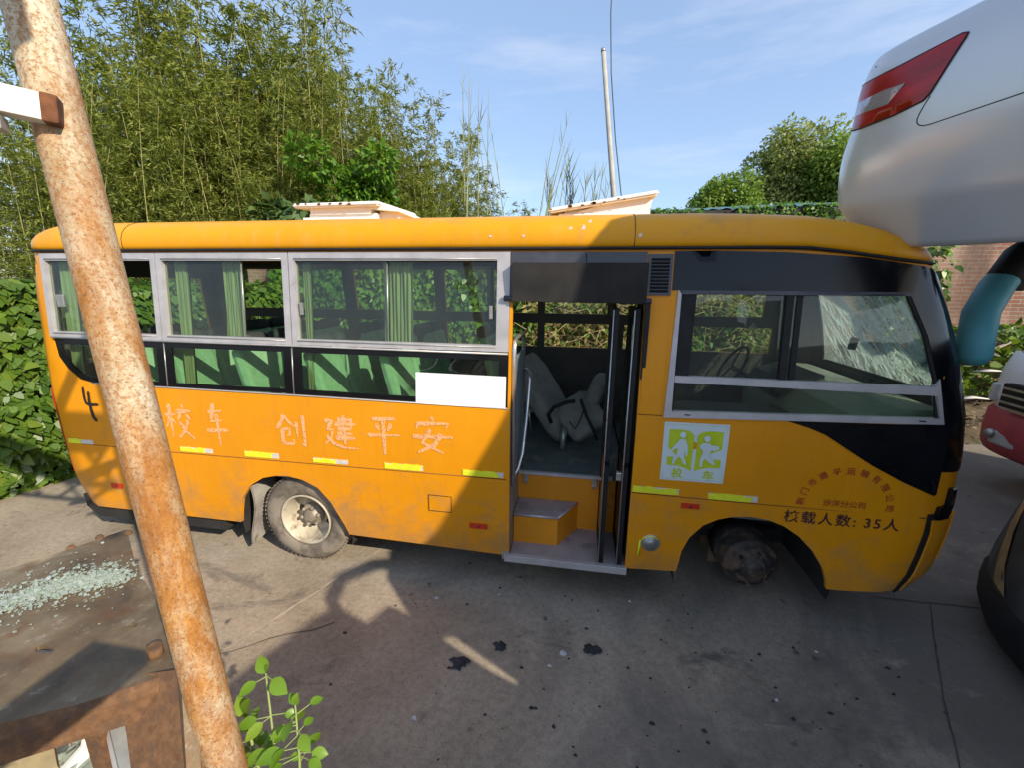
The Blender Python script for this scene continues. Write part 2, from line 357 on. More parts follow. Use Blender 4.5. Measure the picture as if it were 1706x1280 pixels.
# ------------------------------------------------------------------ ground
def ground_sheet(name, x0, x1, y0, y1, z, mat):
    return tag(MB().add([(x0, y0, z), (x1, y0, z), (x1, y1, z), (x0, y1, z)], [[0, 1, 2, 3]]).build(name, mat, None, False), kind='structure')
def concrete():
    mt = bpy.data.materials.new('stained_concrete'); n = nodes(mt); b = bsdf(n, .85, 0, .25); v = mapped(n)
    c = ramp(n, noise(n, v, .8, 9, .66, .3), [(.28, (.25, .200, .146)), (.5, (.40, .328, .248)), (.74, (.49, .415, .325))])
    fine = ramp(n, noise(n, v, 26, 10, .78), [(.30, (.50, .49, .47)), (.52, (.92, .91, .90)), (.72, (1.12, 1.12, 1.1))]); c = mixc(n, .85, c, fine, 'MULTIPLY')
    grit = ramp(n, noise(n, v, 130, 4, .7), [(.34, (.55, .55, .55)), (.5, (1, 1, 1)), (.68, (1.2, 1.2, 1.2))]); c = mixc(n, .6, c, grit, 'MULTIPLY')
    # oil darkened yard towards the front of the bus, in cloud-like stains with soaked-in cores
    s = noise(n, v, .62, 8, .66, 1.1); g = n.nodes.new('ShaderNodeSeparateXYZ'); n.links.new(v, g.inputs[0])
    ma = n.nodes.new('ShaderNodeMapRange'); ma.inputs['From Min'].default_value = -2.4; ma.inputs['From Max'].default_value = 2.5
    ma.inputs['To Min'].default_value = -.26; ma.inputs['To Max'].default_value = .12; n.links.new(g.outputs['X'], ma.inputs['Value'])
    ad = n.nodes.new('ShaderNodeMath'); n.links.new(s, ad.inputs[0]); n.links.new(ma.outputs[0], ad.inputs[1])
    c = mixc(n, ramp(n, ad.outputs[0], [(.38, (0, 0, 0)), (.60, (.80, .80, .80))]), c, (.140, .124, .108))
    c = mixc(n, ramp(n, noise(n, mapped(n, (1, 1.4, 1), (0, 0, .5)), 1.5, 9, .7, .9), [(.58, (0, 0, 0)), (.70, (.75, .75, .75))]), c, (.085, .074, .066))
    # tyre scuffs, pale chalky scrapes
    c = mixc(n, ramp(n, noise(n, mapped(n, (.5, 6, 1), (0, 0, -.35)), 1.6, 8, .7, .4), [(.60, (0, 0, 0)), (.74, (.38, .38, .38))]), c, (.10, .09, .08))
    c = mixc(n, ramp(n, noise(n, mapped(n, (1, 2.4, 1), (0, 0, .25)), 2.6, 10, .74, .7), [(.60, (0, 0, 0)), (.76, (.60, .60, .60))]), c, (.56, .49, .41))
    vo = n.nodes.new('ShaderNodeTexVoronoi'); vo.inputs['Scale'].default_value = 6.5; vo.inputs['Randomness'].default_value = 1
    vd = n.nodes.new('ShaderNodeMixRGB'); vd.inputs['Fac'].default_value = .10; nn = n.nodes.new('ShaderNodeTexNoise'); nn.inputs['Scale'].default_value = 9; n.links.new(v, nn.inputs['Vector']); n.links.new(v, vd.inputs['Color1']); n.links.new(nn.outputs['Color'], vd.inputs['Color2']); n.links.new(vd.outputs[0], vo.inputs['Vector'])
    sp = ramp(n, vo.outputs['Distance'], [(.04, (1, 1, 1)), (.16, (0, 0, 0))]); sel = ramp(n, noise(n, v, 2.1, 3), [(.50, (0, 0, 0)), (.60, (.85, .85, .85))])
    c = mixc(n, mixc(n, 1.0, sp, sel, 'MULTIPLY'), c, (.055, .048, .045))
    n.links.new(c, b.inputs['Base Color']); bump(n, b, noise(n, v, 55, 9, .75), .6, .006)
    return mt
CONC = concrete()
EARTH = pbr('dry_earth', (.115, .085, .055), .95, 0, .45, 3, .2, dirt=(.05, .06, .02), dirt_at=.55, dirt_scale=1.6, bmp=.6)
ground_sheet('ground', -600, 600, -600, 900, -.010, EARTH)
ground_sheet('concrete_yard', -14, 14, -9, 4.45, 0.0, CONC)
# slab joints and cracks: thin dark fillings that lie on the concrete
def strip(name, pts, w, mat, z=.004, jitter=0):
    P = [Vector((p[0], p[1], z)) for p in pts]; Q = []
    for i in range(len(P) - 1):
        k = max(1, int((P[i + 1] - P[i]).length / .08)); Q += [P[i].lerp(P[i + 1], j / k) for j in range(k)]
    Q.append(P[-1]); vs = []; fs = []
    for i, p in enumerate(Q):
        t = (Q[min(i + 1, len(Q) - 1)] - Q[max(i - 1, 0)]).normalized(); s = Vector((-t.y, t.x, 0)); o = random.uniform(-jitter, jitter); ww = w * random.uniform(.5, 1.2)
        vs += [p + s * (o + ww / 2), p + s * (o - ww / 2)]
        if i: k = 2 * i; fs.append([k - 2, k - 1, k + 1, k])
    return tag(MB().add(vs, fs).build(name, mat, None, False), kind='structure')
JOINT = pbr('joint_filler', (.075, .066, .056), .95, 0, .3, 8)
PALEJ = pbr('pale_joint_edge', (.46, .38, .29), .95, 0, .2, 12)
strip('slab_joint', [(2.663, .40), (2.2, -.35), (1.949, -.82), (1.5, -1.8)], .010, JOINT, .004, .004)
strip('slab_joint', [(2.3, .42), (3.3, .44), (4.8, .50)], .010, JOINT, .004, .004)
strip('slab_joint', [(-2.20, -.90), (-1.9, -.25), (-1.75, .12), (-1.2, 1.6)], .016, PALEJ, .004, .008)
strip('concrete_crack', [(-2.185, -.897), (-1.95, -.72), (-1.72, -.60), (-1.60, -.523)], .007, JOINT, .005, .008)
strip('slab_joint', [(-6, -1.3), (-3.4, -1.05), (-2.2, -.90)], .02, JOINT, .004, .004)

# ------------------------------------------------------------------ the yellow school bus
W = 2.15; RC = .35; RR = .20
def lerp_table(t, z):
    if z <= t[0][0]: return t[0][1]
    for (a, p), (b, q) in zip(t, t[1:]):
        if z <= b: return p + (q - p) * (z - a) / (b - a)
    return t[-1][1]
XF_T = [(.30, 2.33), (.37, 2.35), (.51, 2.44), (.77, 2.47), (1.1, 2.47), (1.34, 2.45), (1.55, 2.43), (1.83, 2.36), (2.0, 2.31), (2.24, 2.22), (2.42, 2.14), (2.54, 2.09), (2.60, 2.06), (2.66, 2.01), (2.71, 1.93), (2.75, 1.82), (2.85, 1.6)]
XR_T = [(.20, -4.33), (.36, -4.40), (.64, -4.50), (1.03, -4.53), (1.66, -4.55), (2.25, -4.56), (2.60, -4.52), (2.70, -4.46), (2.8, -4.38)]
XF = lambda z: lerp_table(XF_T, z)
XR = lambda z: lerp_table(XR_T, z)
def smooth(a, b, x):
    t = min(1, max(0, (x - a) / (b - a))); return t * t * (3 - 2 * t)
def lean(z):
    y = 0.0
    if z > 1.32: y = (z - 1.32) * .0893
    if z < .44: y = (.44 - z) * .12
    return y
def crease(s, z):
    k = 0
    for a, b in ((-3.6, -2.75), (-1.85, -.55), (.42, .75), (1.62, 2.02)):
        k = max(k, smooth(a - .02, a + .12, s) * (1 - smooth(b - .12, b + .02, s)))
    return .020 * k * math.exp(-((z - .695) / .030) ** 2)
def S(s, z, off=0.0):
    """point of the near side of the body; s runs along the body and round its rounded corners"""
    y = lean(z); f = XF(z) - RC; r = XR(z) + RR
    if s > f:
        t = min((s - f) / RC, 1.57); return Vector((f + (RC + off) * math.sin(t), y + RC - (RC + off) * math.cos(t), z))
    if s < r:
        t = min((r - s) / RR, 1.57); return Vector((r - (RR + off) * math.sin(t), y + RR - (RR + off) * math.cos(t), z))
    return Vector((s, y - off + crease(s, z), z))
def SF(s, z, off=0.0):
    p = S(s, z, off); return Vector((p.x, W - p.y, p.z))
ENDF = .366; ENDR = .20 * 1.05
front_edge = lambda z: XF(z) - RC + ENDF
rear_edge = lambda z: XR(z) + RR - ENDR

bus = empty('school_bus', (-1.05, 1.07, 0), 'long orange yellow school bus parked broadside with its door open and front wheel gone', 'bus')

def arc(cx, cz, rx, rz, a0, a1, n=18): return [(cx + rx * math.cos(R(a0 + (a1 - a0) * i / n)), cz + rz * math.sin(R(a0 + (a1 - a0) * i / n))) for i in range(n + 1)]
rear_arch = [(-2.757, .336), (-2.70, .56), (-2.61, .69), (-2.48, .77), (-2.36, .80), (-2.25, .805), (-2.13, .785), (-2.0, .725), (-1.90, .61), (-1.80, .42), (-1.772, .331)]
front_arch = [(.742, .327), (.76, .50), (.80, .61), (.88, .715), (.97, .77), (1.06, .80), (1.17, .812), (1.28, .80), (1.38, .765), (1.48, .70), (1.58, .60), (1.66, .48), (1.70, .38), (1.715, .318)]
rearline = [(rear_edge(z), z) for z in (2.53, 2.25, 2.0, 1.66, 1.3, 1.03, .8, .64, .5, .40)]
frontline = [(front_edge(z), z) for z in (.36, .51, .77, .95, 1.1, 1.34, 1.55, 1.83, 2.0, 2.24, 2.40)]
outer = rearline + [(-4.32, .345), (-4.20, .336)] + rear_arch + [(-.465, .300), (-.465, .2995)] 
outer = outer[:-1] + [(-.465, 2.205), (.388, 2.205), (.388, .305)] + front_arch + [(1.80, .32), (2.15, .352)] + frontline + [(2.05, 2.44), (1.85, 2.462), (1.6, 2.50), (1.2, 2.530), (.4, 2.535), (-.5, 2.538), (-2, 2.54), (-4.3, 2.54)]
hole_rear = [(-4.325, 2.528), (-.484, 2.522), (-.484, 1.470), (-3.235, 1.484), (-3.96, 1.486), (-4.08, 1.510), (-4.20, 1.60), (-4.27, 1.70), (-4.315, 1.855)][::-1]
hole_front = [(.602, 1.488), (2.130, 1.512), (2.085, 1.77), (1.99, 2.04), (1.862, 2.278), (.602, 2.275)]
sheet('side_panel', outer, [hole_rear, hole_front], S, [ORANGE, LINING], bus, .13, 0, .03)
# the far side, with its own row of windows
far_holes = [rect(a, b, 2.00, 2.47) for a, b in ((-4.25, -3.58), (-3.46, -2.84), (-2.70, -1.70), (-1.58, -1.08), (-1.0, -.50), (-.42, .27), (.36, 1.05), (1.12, 1.86))] + \
            [rect(a, b, 1.617, 1.89) for a, b in ((-4.2, -3.58), (-3.46, -2.84), (-2.70, -1.70), (-1.58, -1.08), (-1.0, -.50), (-.42, .38), (.46, 1.05), (1.12, 1.98))]
far_outer = rearline + [(-4.32, .345)] + rear_arch + front_arch + [(2.15, .352)] + frontline + [(2.05, 2.44), (1.85, 2.462), (1.6, 2.50), (1.2, 2.530), (-4.3, 2.54)]
far = sheet('far_side_panel', far_outer, far_holes, SF, [ORANGE, LINING], bus, .2, 0, .03)
sheet('far_side_lining', [(-4.3, .8), (1.9, .8), (1.95, 2.42), (-4.3, 2.52)], far_holes, lambda s, z, o: SF(s, z, o - .034), LINING, bus, .4, 0, .02)
for h in far_holes[:8]:
    a, b = h[0][0], h[1][0]
    if a in (-4.25, -3.46, -.42, 1.12): 
        MB().add([SF(a, 2.0, -.012), SF(b, 2.0, -.012), SF(b, 2.47, -.012), SF(a, 2.47, -.012)], [[0, 1, 2, 3]]).build('far_side_glazing', GLASS, bus, False)
for h in far_holes[8:]:
    if h[0][0] in (-4.2, -2.7, 1.12): MB().add([SF(h[0][0], 1.617, -.012), SF(h[1][0], 1.617, -.012), SF(h[1][0], 1.89, -.012), SF(h[0][0], 1.89, -.012)], [[0, 1, 2, 3]]).build('far_side_glazing', GLASS, bus, False)

# roof: rounded shell above the gutter
def ring(z, inset, n=9, out=0.0, drop=1.0):
    xf, xr, y0 = XF(z) - inset * 1.5, XR(z) + inset, lean(min(z, 2.56)) + inset; y1 = W - y0
    rf = max(.06, RC); rr = max(.05, RR + .05)
    hy = (y1 - y0) / 2; rf = min(rf, hy * .95); rr = min(rr, hy * .95)
    P = []
    def add(x, y):
        d = (.075 * max(0, (x - .6) / 1.2) ** 2 * drop + .085 * smooth(1.2, 2.0, x) * (1 - drop))
        P.append(Vector((x, y, z - min(d, .22))))
    N = 26
    for i in range(N + 1): add(xr + rr + (xf - rf - xr - rr) * i / N, y0)
    for i in range(1, n + 1): t = math.pi / 2 * i / n; add(xf - rf + rf * math.sin(t), y0 + rf - rf * math.cos(t))
    for i in range(1, 9): add(xf, y0 + rf + (y1 - y0 - 2 * rf) * i / 8)
    for i in range(1, n + 1): t = math.pi / 2 * i / n; add(xf - rf + rf * math.cos(t), y1 - rf + rf * math.sin(t))
    for i in range(1, N + 1): add(xf - rf - (xf - rf - xr - rr) * i / N, y1)
    for i in range(1, n + 1): t = math.pi / 2 * i / n; add(xr + rr - rr * math.sin(t), y1 - rr + rr * math.cos(t))
    for i in range(1, 9): add(xr, y1 - rr - (y1 - y0 - 2 * rr) * i / 8)
    for i in range(1, n): t = math.pi / 2 * i / n; add(xr + rr - rr * math.cos(t), y0 + rr - rr * math.sin(t))
    return P
lv = [(2.540, .03, 0), (2.545, -.012, 0), (2.575, -.022, .1), (2.62, -.022, .25), (2.665, -.008, .45), (2.705, .022, .6), (2.735, .06, .75), (2.758, .12, .9), (2.775, .22, 1), (2.792, .40, 1), (2.803, .65, 1), (2.808, .93, 1)]
rings = [ring(z, i, 9, 0, d) for z, i, d in lv]; nr = len(rings[0]); mb = MB()
vs = [p for r_ in rings for p in r_]; fs = [[i * nr + k, i * nr + (k + 1) % nr, (i + 1) * nr + (k + 1) % nr, (i + 1) * nr + k] for i in range(len(rings) - 1) for k in range(nr)]
fs.append([(len(rings) - 1) * nr + k for k in range(nr)])
ROOFM = paintmat('faded_orange_roof', (.76, .325, .004), (.70, .36, .10))
roof = mb.add(vs, fs, True).build('roof', ROOFM, bus)
g = ring(2.541, -.018, 9, 0, 0)
mb = MB(); mb.tube(g + g[:1], .0105, 6).build('rain_gutter', RUBBER, bus)
# vertical roof seam and scratches
rr_ = [r_ for r_ in rings[1:9]]
def roofpt(x, k):
    P = rr_[k][:27]; 
    for a, b in zip(P, P[1:]):
        if a.x <= x <= b.x: t = (x - a.x) / (b.x - a.x); return a.lerp(b, t)
    return P[-1]
for x in (.30, -3.5): MB().tube([roofpt(x, k) + Vector((0, -.001, .001)) for k in range(8)], .0022, 5).build('roof_seam', RUBBER, bus)
FILLERM = pbr('bare_filler', (.75, .62, .58), .7)
for x, k, h in ((-.02, 3, .045), (-.10, 3, .02), (.02, 4, .03), (.33, 2, .02), (-.62, 2, .008), (-.40, 2, .008)):
    c = roofpt(x, k) + Vector((0, -.0025, 0)); MB().add([c + Vector((dx, .0, dz)) for dx, dz in ((-.012, 0), (-.004, -h), (.008, -h * .6), (.013, h * .2), (.003, h * .5))], [[0, 1, 2, 3, 4]]).build('paint_scar', FILLERM, bus)

# front and rear faces
def FRONT(q, z, off=0.0):
    """q runs round the front from the end of the near side panel to the far one"""
    a0 = ENDF / RC; y0 = lean(z); la = RC * (math.pi / 2 - a0); wid = W - 2 * (y0 + RC)
    def half(q_):
        t = a0 + q_ / RC
        return Vector((XF(z) - RC + (RC + off) * math.sin(t), y0 + RC - (RC + off) * math.cos(t), z))
    tot = 2 * la + wid; q = q * tot
    if q < la: return half(q)
    if q > tot - la: p = half(tot - q); return Vector((p.x, W - p.y, z))
    return Vector((XF(z) + off, y0 + RC + (q - la), z))
fz = lambda a, b: [(.0, a), (1, a), (1, b), (0, b)]
wind = [(.055, 1.60), (.945, 1.60), (.935, 2.0), (.92, 2.33), (.08, 2.33), (.065, 2.0)]
sheet('front_panel', fz(.36, 2.40), [wind], FRONT, [ORANGE, LINING], bus, .12, 0, .03)
FR2 = lambda q, z, o=0: FRONT(q, z, o)
sheet('windscreen', wind, [], lambda q, z, o: FRONT(q, z, o - .008), CRACKG, bus, .1, 0, 0)
sheet('front_lining', fz(.80, 2.40), [wind], lambda q, z, o: FRONT(q, z, o - .034), LINING, bus, .15, 0, .01)
sheet('windscreen_seal', [(.04, 1.575), (.96, 1.575), (.95, 2.0), (.935, 2.36), (.065, 2.36), (.05, 2.0)], [wind], FRONT, RUBBER, bus, .1, .006, .02)
# cracks in the windscreen, running mostly down the rake, and crushed white bands
mb = MB(); rc = random.Random(5)
def crackline(q, z, aq, az, n, w):
    """a broken line of small facets, each tilted its own way"""
    for i in range(n):
        q1, z1 = q + aq * rc.uniform(.6, 1.3) + rc.uniform(-.004, .004), z + az * rc.uniform(.6, 1.3) + rc.uniform(-.008, .008)
        if .06 < min(q, q1) and max(q, q1) < .94 and 1.61 < min(z, z1) and max(z, z1) < 2.32:
            a, b_ = FRONT(q, z, .003), FRONT(q1, z1, .003); t = (b_ - a).normalized(); s_ = t.cross(Vector((1, 0, 0))).normalized(); s_ = (s_ + Vector((1, 0, 0)) * rc.uniform(-.9, .9)).normalized() * w * rc.uniform(.3, 1)
            mb.add([a + s_ * .6, a - s_ * .6, b_ - s_, b_ + s_], [[0, 1, 2, 3]])
        q, z = q1, z1
for k in range(150):
    crackline(rc.uniform(.15, .95), rc.uniform(1.80, 2.38), rc.uniform(-.038, -.012), rc.uniform(-.075, -.03), rc.randint(4, 12), rc.choice((.003, .004, .006, .009)))
for k in range(140):
    crackline(rc.uniform(.08, .92), rc.uniform(1.62, 2.3), rc.uniform(-.03, .03), rc.uniform(-.035, .035), rc.randint(2, 4), .0018)
for q0, z0, aq, az, n_ in ((.60, 2.32, -.019, -.048, 15), (.42, 2.24, -.018, -.044, 15), (.30, 2.05, -.014, -.045, 10), (.78, 2.3, -.02, -.05, 10)):
    for k in range(n_ * 34):
        t = rc.random() * n_; q = q0 + aq * t + rc.gauss(0, .017); z = z0 + az * t + rc.gauss(0, .028)
        crackline(q, z, rc.uniform(-.012, .006), rc.uniform(-.022, .008), 1, rc.uniform(.004, .015))
mb.build('windscreen_crack', CRACKW, bus, False)
MB().tube([FRONT(q_, z_, -.018) for q_, z_ in dense(wind, .05)] + [FRONT(*wind[0], -.018)], .022, 6).build('windscreen_seal', RUBBER, bus)
hl = sheet('headlight', [(.08, .82), (.22, .80), (.22, .98), (.09, 1.0)], [], FRONT, CREAM, bus, .1, .012, .02)
sheet('headlight', [(.78, .80), (.92, .82), (.91, 1.0), (.78, .98)], [], FRONT, CREAM, bus, .1, .012, .02)
sheet('front_grille', [(.3, .70), (.7, .70), (.7, .95), (.3, .95)], [], FRONT, RUBBER, bus, .1, .008, .02)
# front bumper corner that has sprung away from the body
def BUMP(q, z, off=0.0): p = FRONT(q, z, off + .012); return p
mb_o = [(0, .345), (1, .345), (1, .90), (0, .895)]
sheet('front_bumper', mb_o, [], BUMP, ORANGE, bus, .12, .02, .03)
def SB(s, z, o=0): return S(s + XF(z) - RC, z, o)
bumper_edge = [(2.162, .352), (2.206, .62), (2.222, .80), (2.212, .895)]
sheet('bumper_corner', bumper_edge + [(front_edge(z) + .02, z) for z in (.89, .77, .51, .36)], [], S, ORANGE, bus, .06, .016, .02)
sheet('bumper_gap', [(2.128, .336), (2.176, .62), (2.192, .80), (2.188, .93), (2.30, .94), (2.29, .90), (2.228, .896), (2.228, .80), (2.214, .62), (2.172, .345)], [], S, RUBBER, bus, .05, .006, .012)
sheet('headlamp_bracket', [(2.225, .905), (2.33, .90), (2.36, .99), (2.34, 1.10), (2.30, 1.10), (2.30, .99), (2.235, .985)], [], S, BLACKP, bus, .05, .022, .03)
RYM = lambda q, z, off=0.0: Vector((XR(z) - off, lean(z) + .10 + q * (W - 2 * lean(z) - .2), z))
sheet('rear_panel', [(0, .40), (1, .40), (1, 2.54), (0, 2.54)], [rect(.12, .88, 1.6, 2.35)], RYM, [ORANGE, LINING], bus, .15, 0, .03)
sheet('rear_window', rect(.12, .88, 1.6, 2.35), [], lambda q, z, o: RYM(q, z, o - .01), GLASS, bus, .2, 0, 0)
mb = MB(); mb.prism([(-4.40, .42), (-4.385, .30), (-4.28, .21), (-2.95, .215), (-2.95, .33), (-4.26, .345)], .05, 2.1); mb.build('rear_valance', UNDER, bus)
tl_ = sheet('tail_reflector', [(rear_edge(z) + .004, z) for z in (1.42, 1.1, .8, .62)] + [(rear_edge(z) + .055, z) for z in (.64, .8, 1.1, 1.40)], [], S, REDD, bus, .08, .004, .008)

# ---- window band
def framed(name, outer, holes, mat, parent, off=.010, thick=.045, step=.25): return sheet(name, outer, holes, S, mat, parent, step, off, thick)
def pane(parent, x0, x1, z0, z1, depth, mat=GLASS, name='glass_pane'):
    return sheet(name, rect(x0, x1, z0, z1), [], lambda s, z, o: S(s, z, -depth), mat, parent, .5, 0, 0)
frames = [((-4.322, -3.240), (-4.277, -3.284)), ((-3.232, -2.116), (-3.182, -2.165)), ((-2.108, -.486), (-2.063, -.573))]
for k, ((a, b), (c, d)) in enumerate(frames):
    ou = rect(a, b, 1.862, 2.523)
    w = framed('sliding_window', ou, [rect(c, d, 1.905, 2.466)], ALU, bus)
    for z in (1.893, 2.478): MB().tube([S(c, z, .014), S(d, z, .014)], .004, 4).build('glazing_bead', STEEL, w)
    if k == 0: pane(w, c, -3.62, 1.905, 2.466, .018)
    if k == 1: pane(w, c, -2.52, 1.905, 2.466, .018); MB().tube([S(-2.52, 1.905, -.018), S(-2.52, 2.466, -.018)], .006, 6).build('pane_edge', STEEL, w)
    if k == 2:
        pane(w, c, -1.365, 1.905, 2.466, .018); pane(w, -1.40, d, 1.905, 2.466, .030)
        MB().tube([S(-1.365, 1.905, -.016), S(-1.365, 2.466, -.016)], .005, 6).build('pane_edge', STEEL, w)
        for x in (-2.035, -.615): MB().b2(x - .012, x + .012, S(x, 2.12).y + .0, S(x, 2.12).y + .02, 2.08, 2.17, .004).build('window_catch', STEEL, w)
    if k == 0: MB().b2(-4.24, -4.17, .085, .11, 2.10, 2.20, .006).build('window_catch', STEEL, w)
lows = [([(-4.29, 1.856), (-4.262, 1.70), (-4.19, 1.606), (-4.075, 1.519), (-3.96, 1.494), (-3.238, 1.491), (-3.238, 1.856)], [(-4.225, 1.80), (-4.195, 1.70), (-4.13, 1.62), (-4.04, 1.555), (-3.95, 1.535), (-3.31, 1.53), (-3.31, 1.80)]),
        (rect(-3.230, -2.128, 1.491, 1.856), rect(-3.165, -2.195, 1.525, 1.805)),
        ([(-2.116, 1.489), (-.488, 1.474), (-.488, 1.850), (-2.116, 1.852)], [(-2.05, 1.525), (-.55, 1.512), (-.55, 1.800), (-2.05, 1.805)])]
for ou, cl in lows:
    w = framed('lower_window', ou, [cl], BLACKP, bus, .004, .012)
    sheet('glass_pane', cl, [], lambda s, z, o: S(s, z, -.004), DGLASS, w, .5, 0, 0)
mb = MB()
for a, b, z0, z1 in ((-4.29, -.486, 1.858, 1.850),): mb.tube([S(a, z0, .018), S(-2.1, 1.855, .018), S(b, z1, .018)], .007, 6)
mb.build('window_rail', ALU, bus)
mb = MB(); mb.tube([S(x, z, .004) for x, z in ((-3.96, 1.487), (-3.22, 1.484), (-2.12, 1.479), (-.49, 1.466))], .006, 5).build('belt_moulding', ALU, bus)
for x in (-2.122, -3.234): MB().tube([S(x, 1.85, .005), S(x, 1.485, .005)], .005, 5).build('window_joint', STEEL, bus)
sheet('blank_white_panel', [(-1.152, 1.478), (-.498, 1.470), (-.498, 1.692), (-1.152, 1.697)], [], S, WHITEP, bus, .3, .009, .004)

# panel over the door, louvre, black front band
DP = lambda s, z, o=0.0: S(s, z, o) + Vector((0, -.004 * math.sin((s + .48) * 7), 0))
dp = sheet('door_header_panel', [(-.481, 2.238), (.385, 2.226), (.385, 2.518), (-.481, 2.522)], [], DP, GREYP, bus, .12, .012, .05)
mb = MB(); mb.tube([DP(.007, 2.51, .0125), DP(.014, 2.42, .0125), (DP(.004, 2.36, .0125)), DP(.016, 2.30, .0125), DP(.006, 2.24, .0125)], [.003, .003, .005, .003, .004], 5).build('header_crack', RUBBER, dp)
mb = MB(); P0, P1 = S(-.52, 2.222, .03), S(.424, 2.216, .03); mb.tube([P0, P1], .014, 6, flat=1.5); mb.build('drip_rail', GREYP, dp)
lou = sheet('louvre_vent', rect(.393, .540, 2.253, 2.505), [], S, GREYP, bus, .1, .010, .03)
mb = MB()
for i in range(10):
    z = 2.280 + i * .0215; p0, p1 = S(.412, z, .012), S(.522, z, .012); mb.box(((p0.x + p1.x) / 2, p0.y + .002, z), (p1.x - p0.x, .016, .012), (R(28), 0, 0))
mb.build('slat', RUBBER, lou)
MB().tube([S(s_, z_, -.012) for s_, z_ in dense(hole_front, .06)] + [S(*hole_front[0], -.012)], .014, 6).build('window_rubber', RUBBER, bus)
sheet('pillar_panel', rect(.402, .540, 1.482, 2.220), [], S, ORANGE, bus, .2, .007, .008)
bf_out = [(.548, 2.286), (.548, 2.522), (.8, 2.524), (1.2, 2.514), (1.6, 2.484), (1.85, 2.446), (2.02, 2.425)] + [(front_edge(z) - .02, z) for z in (2.36, 2.24, 2.0, 1.83)] + [(front_edge(z) - .045, z) for z in (1.55, 1.34, 1.20)] + [(2.20, 1.22), (2.19, 1.50), (2.132, 1.512), (2.087, 1.77), (1.992, 2.04), (1.864, 2.282)]
sheet('black_window_surround', bf_out, [], S, BLACKP, bus, .1, .005, .01)
sheet('black_side_flash', [(1.30, 1.488), (1.349, 1.474), (1.43, 1.452), (1.524, 1.415), (1.66, 1.33), (1.812, 1.236), (2.0, 1.14), (2.185, 1.062), (2.198, 1.072), (2.194, 1.28), (2.20, 1.512)], [], S, BLACKP, bus, .1, .005, .009)

fwin = framed('cab_side_window', [(.555, 1.468), (2.15, 1.518), (2.088, 1.79), (2.072, 1.742), (2.122, 1.552), (.602, 1.512), (.602, 1.706), (.602, 1.748), (.606, 2.285), (.585, 2.286)], [], ALU, bus, .012, .04)
framed('window_rail', [(.604, 1.705), (2.105, 1.690), (2.085, 1.742), (.604, 1.748)], [], ALU, fwin, .013, .04)
framed('top_rail', [(.606, 2.262), (1.872, 2.266), (1.862, 2.288), (.590, 2.286)], [], GREYP, fwin, .012, .04)
framed('sliding_stile', [(1.222, 1.748), (1.262, 1.748), (1.256, 2.264), (1.216, 2.264)], [], RUBBER, fwin, .002, .03)
framed('sliding_stile', [(1.285, 1.747), (1.318, 1.747), (1.312, 2.264), (1.280, 2.264)], [], RUBBER, fwin, -.012, .03)
framed('window_seal', [(.612, 1.748), (.690, 1.748), (.700, 2.264), (.612, 2.264)], [], RUBBER, fwin, -.004, .02)
sheet('glass_pane', [(.604, 1.748), (2.085, 1.742), (1.99, 2.04), (1.86, 2.268), (.606, 2.264)], [], lambda s, z, o: S(s, z, -.02), GLASS, fwin, .3, 0, 0)
sheet('glass_pane', [(.604, 1.51), (2.12, 1.552), (2.095, 1.692), (.604, 1.706)], [], lambda s, z, o: S(s, z, -.012), DGLASS, fwin, .3, 0, 0)
for x in (.70, 2.03): p = S(x, 1.491 + (x - .6) * .03, .0135); MB().box((p.x, p.y, p.z), (.035, .004, .007)).build('drain_slot', RUBBER, fwin)

# seams, doors and fittings on the skirt
mb = MB()
mb.tube([S(x, z, .0) for x, z in [(-4.42, .942), (-4.3, .94), (-3.344, .931), (-1.823, .931), (-.489, .934)]], .0035, 5)
mb.tube([S(x, z, .0) for x, z in [(.39, .916), (1.154, .910), (2.18, .906)]], .0035, 5)
mb.tube([S(x, 1.478, .001) for x in (.39, .47, .548)], .003, 5)
mb.build('panel_seam', pbr('seam_shadow_filler', (.17, .065, .012), .8), bus)
fd = sheet('filler_flap', [(-1.08, .63), (-.908, .63), (-.906, .755), (-1.08, .757)], [], S, ORANGE, bus, .2, .003, .004)
mb = MB(); c = [S(x, z, .0035) for x, z in ((-1.082, .758), (-.904, .756), (-.906, .628), (-1.082, .628), (-1.082, .758))]
mb.tube(c, .0028, 5, True, False).build('flap_gap', RUBBER, fd)
mb = MB(); p = S(-1.045, .70, .004); mb.lathe([(.001, -.012), (.011, -.012), (.013, -.004), (.015, 0)], p, 'Y', 14).build('lock', STEEL, fd)
mb = MB(); p = S(.548, .540, .0)
mb.lathe([(.001, -.020), (.030, -.020), (.034, -.016), (.034, -.010), (.046, -.008), (.050, -.003), (.062, -.004), (.066, .0)], p, 'Y', 26).build('filler_cap', STEEL, bus)
mb = MB(); mb.tube([S(.475, .565, .012), S(.470, .50, .014), S(.467, .44, .012)], .008, 6); mb.tube([S(.475, .56, .012), S(.50, .585, .012), S(.55, .60, .01), S(.60, .58, .008)], .005, 5); mb.build('cap_tether', TAPE, bus)
for x0, x1, z0, z1 in ((-.763, -.629, .520, .558), (.722, .838, .838, .872), (-3.98, -3.87, .55, .59)):
    mk = sheet('side_marker', rect(x0, x1, z0, z1), [], S, REDL, bus, .2, .012, .014)
    MB().lathe([(.001, -.004), (.010, -.003), (.012, 0)], S((x0 + x1) / 2, (z0 + z1) / 2, .012), 'Y', 12).build('marker_lens', REDD, mk)
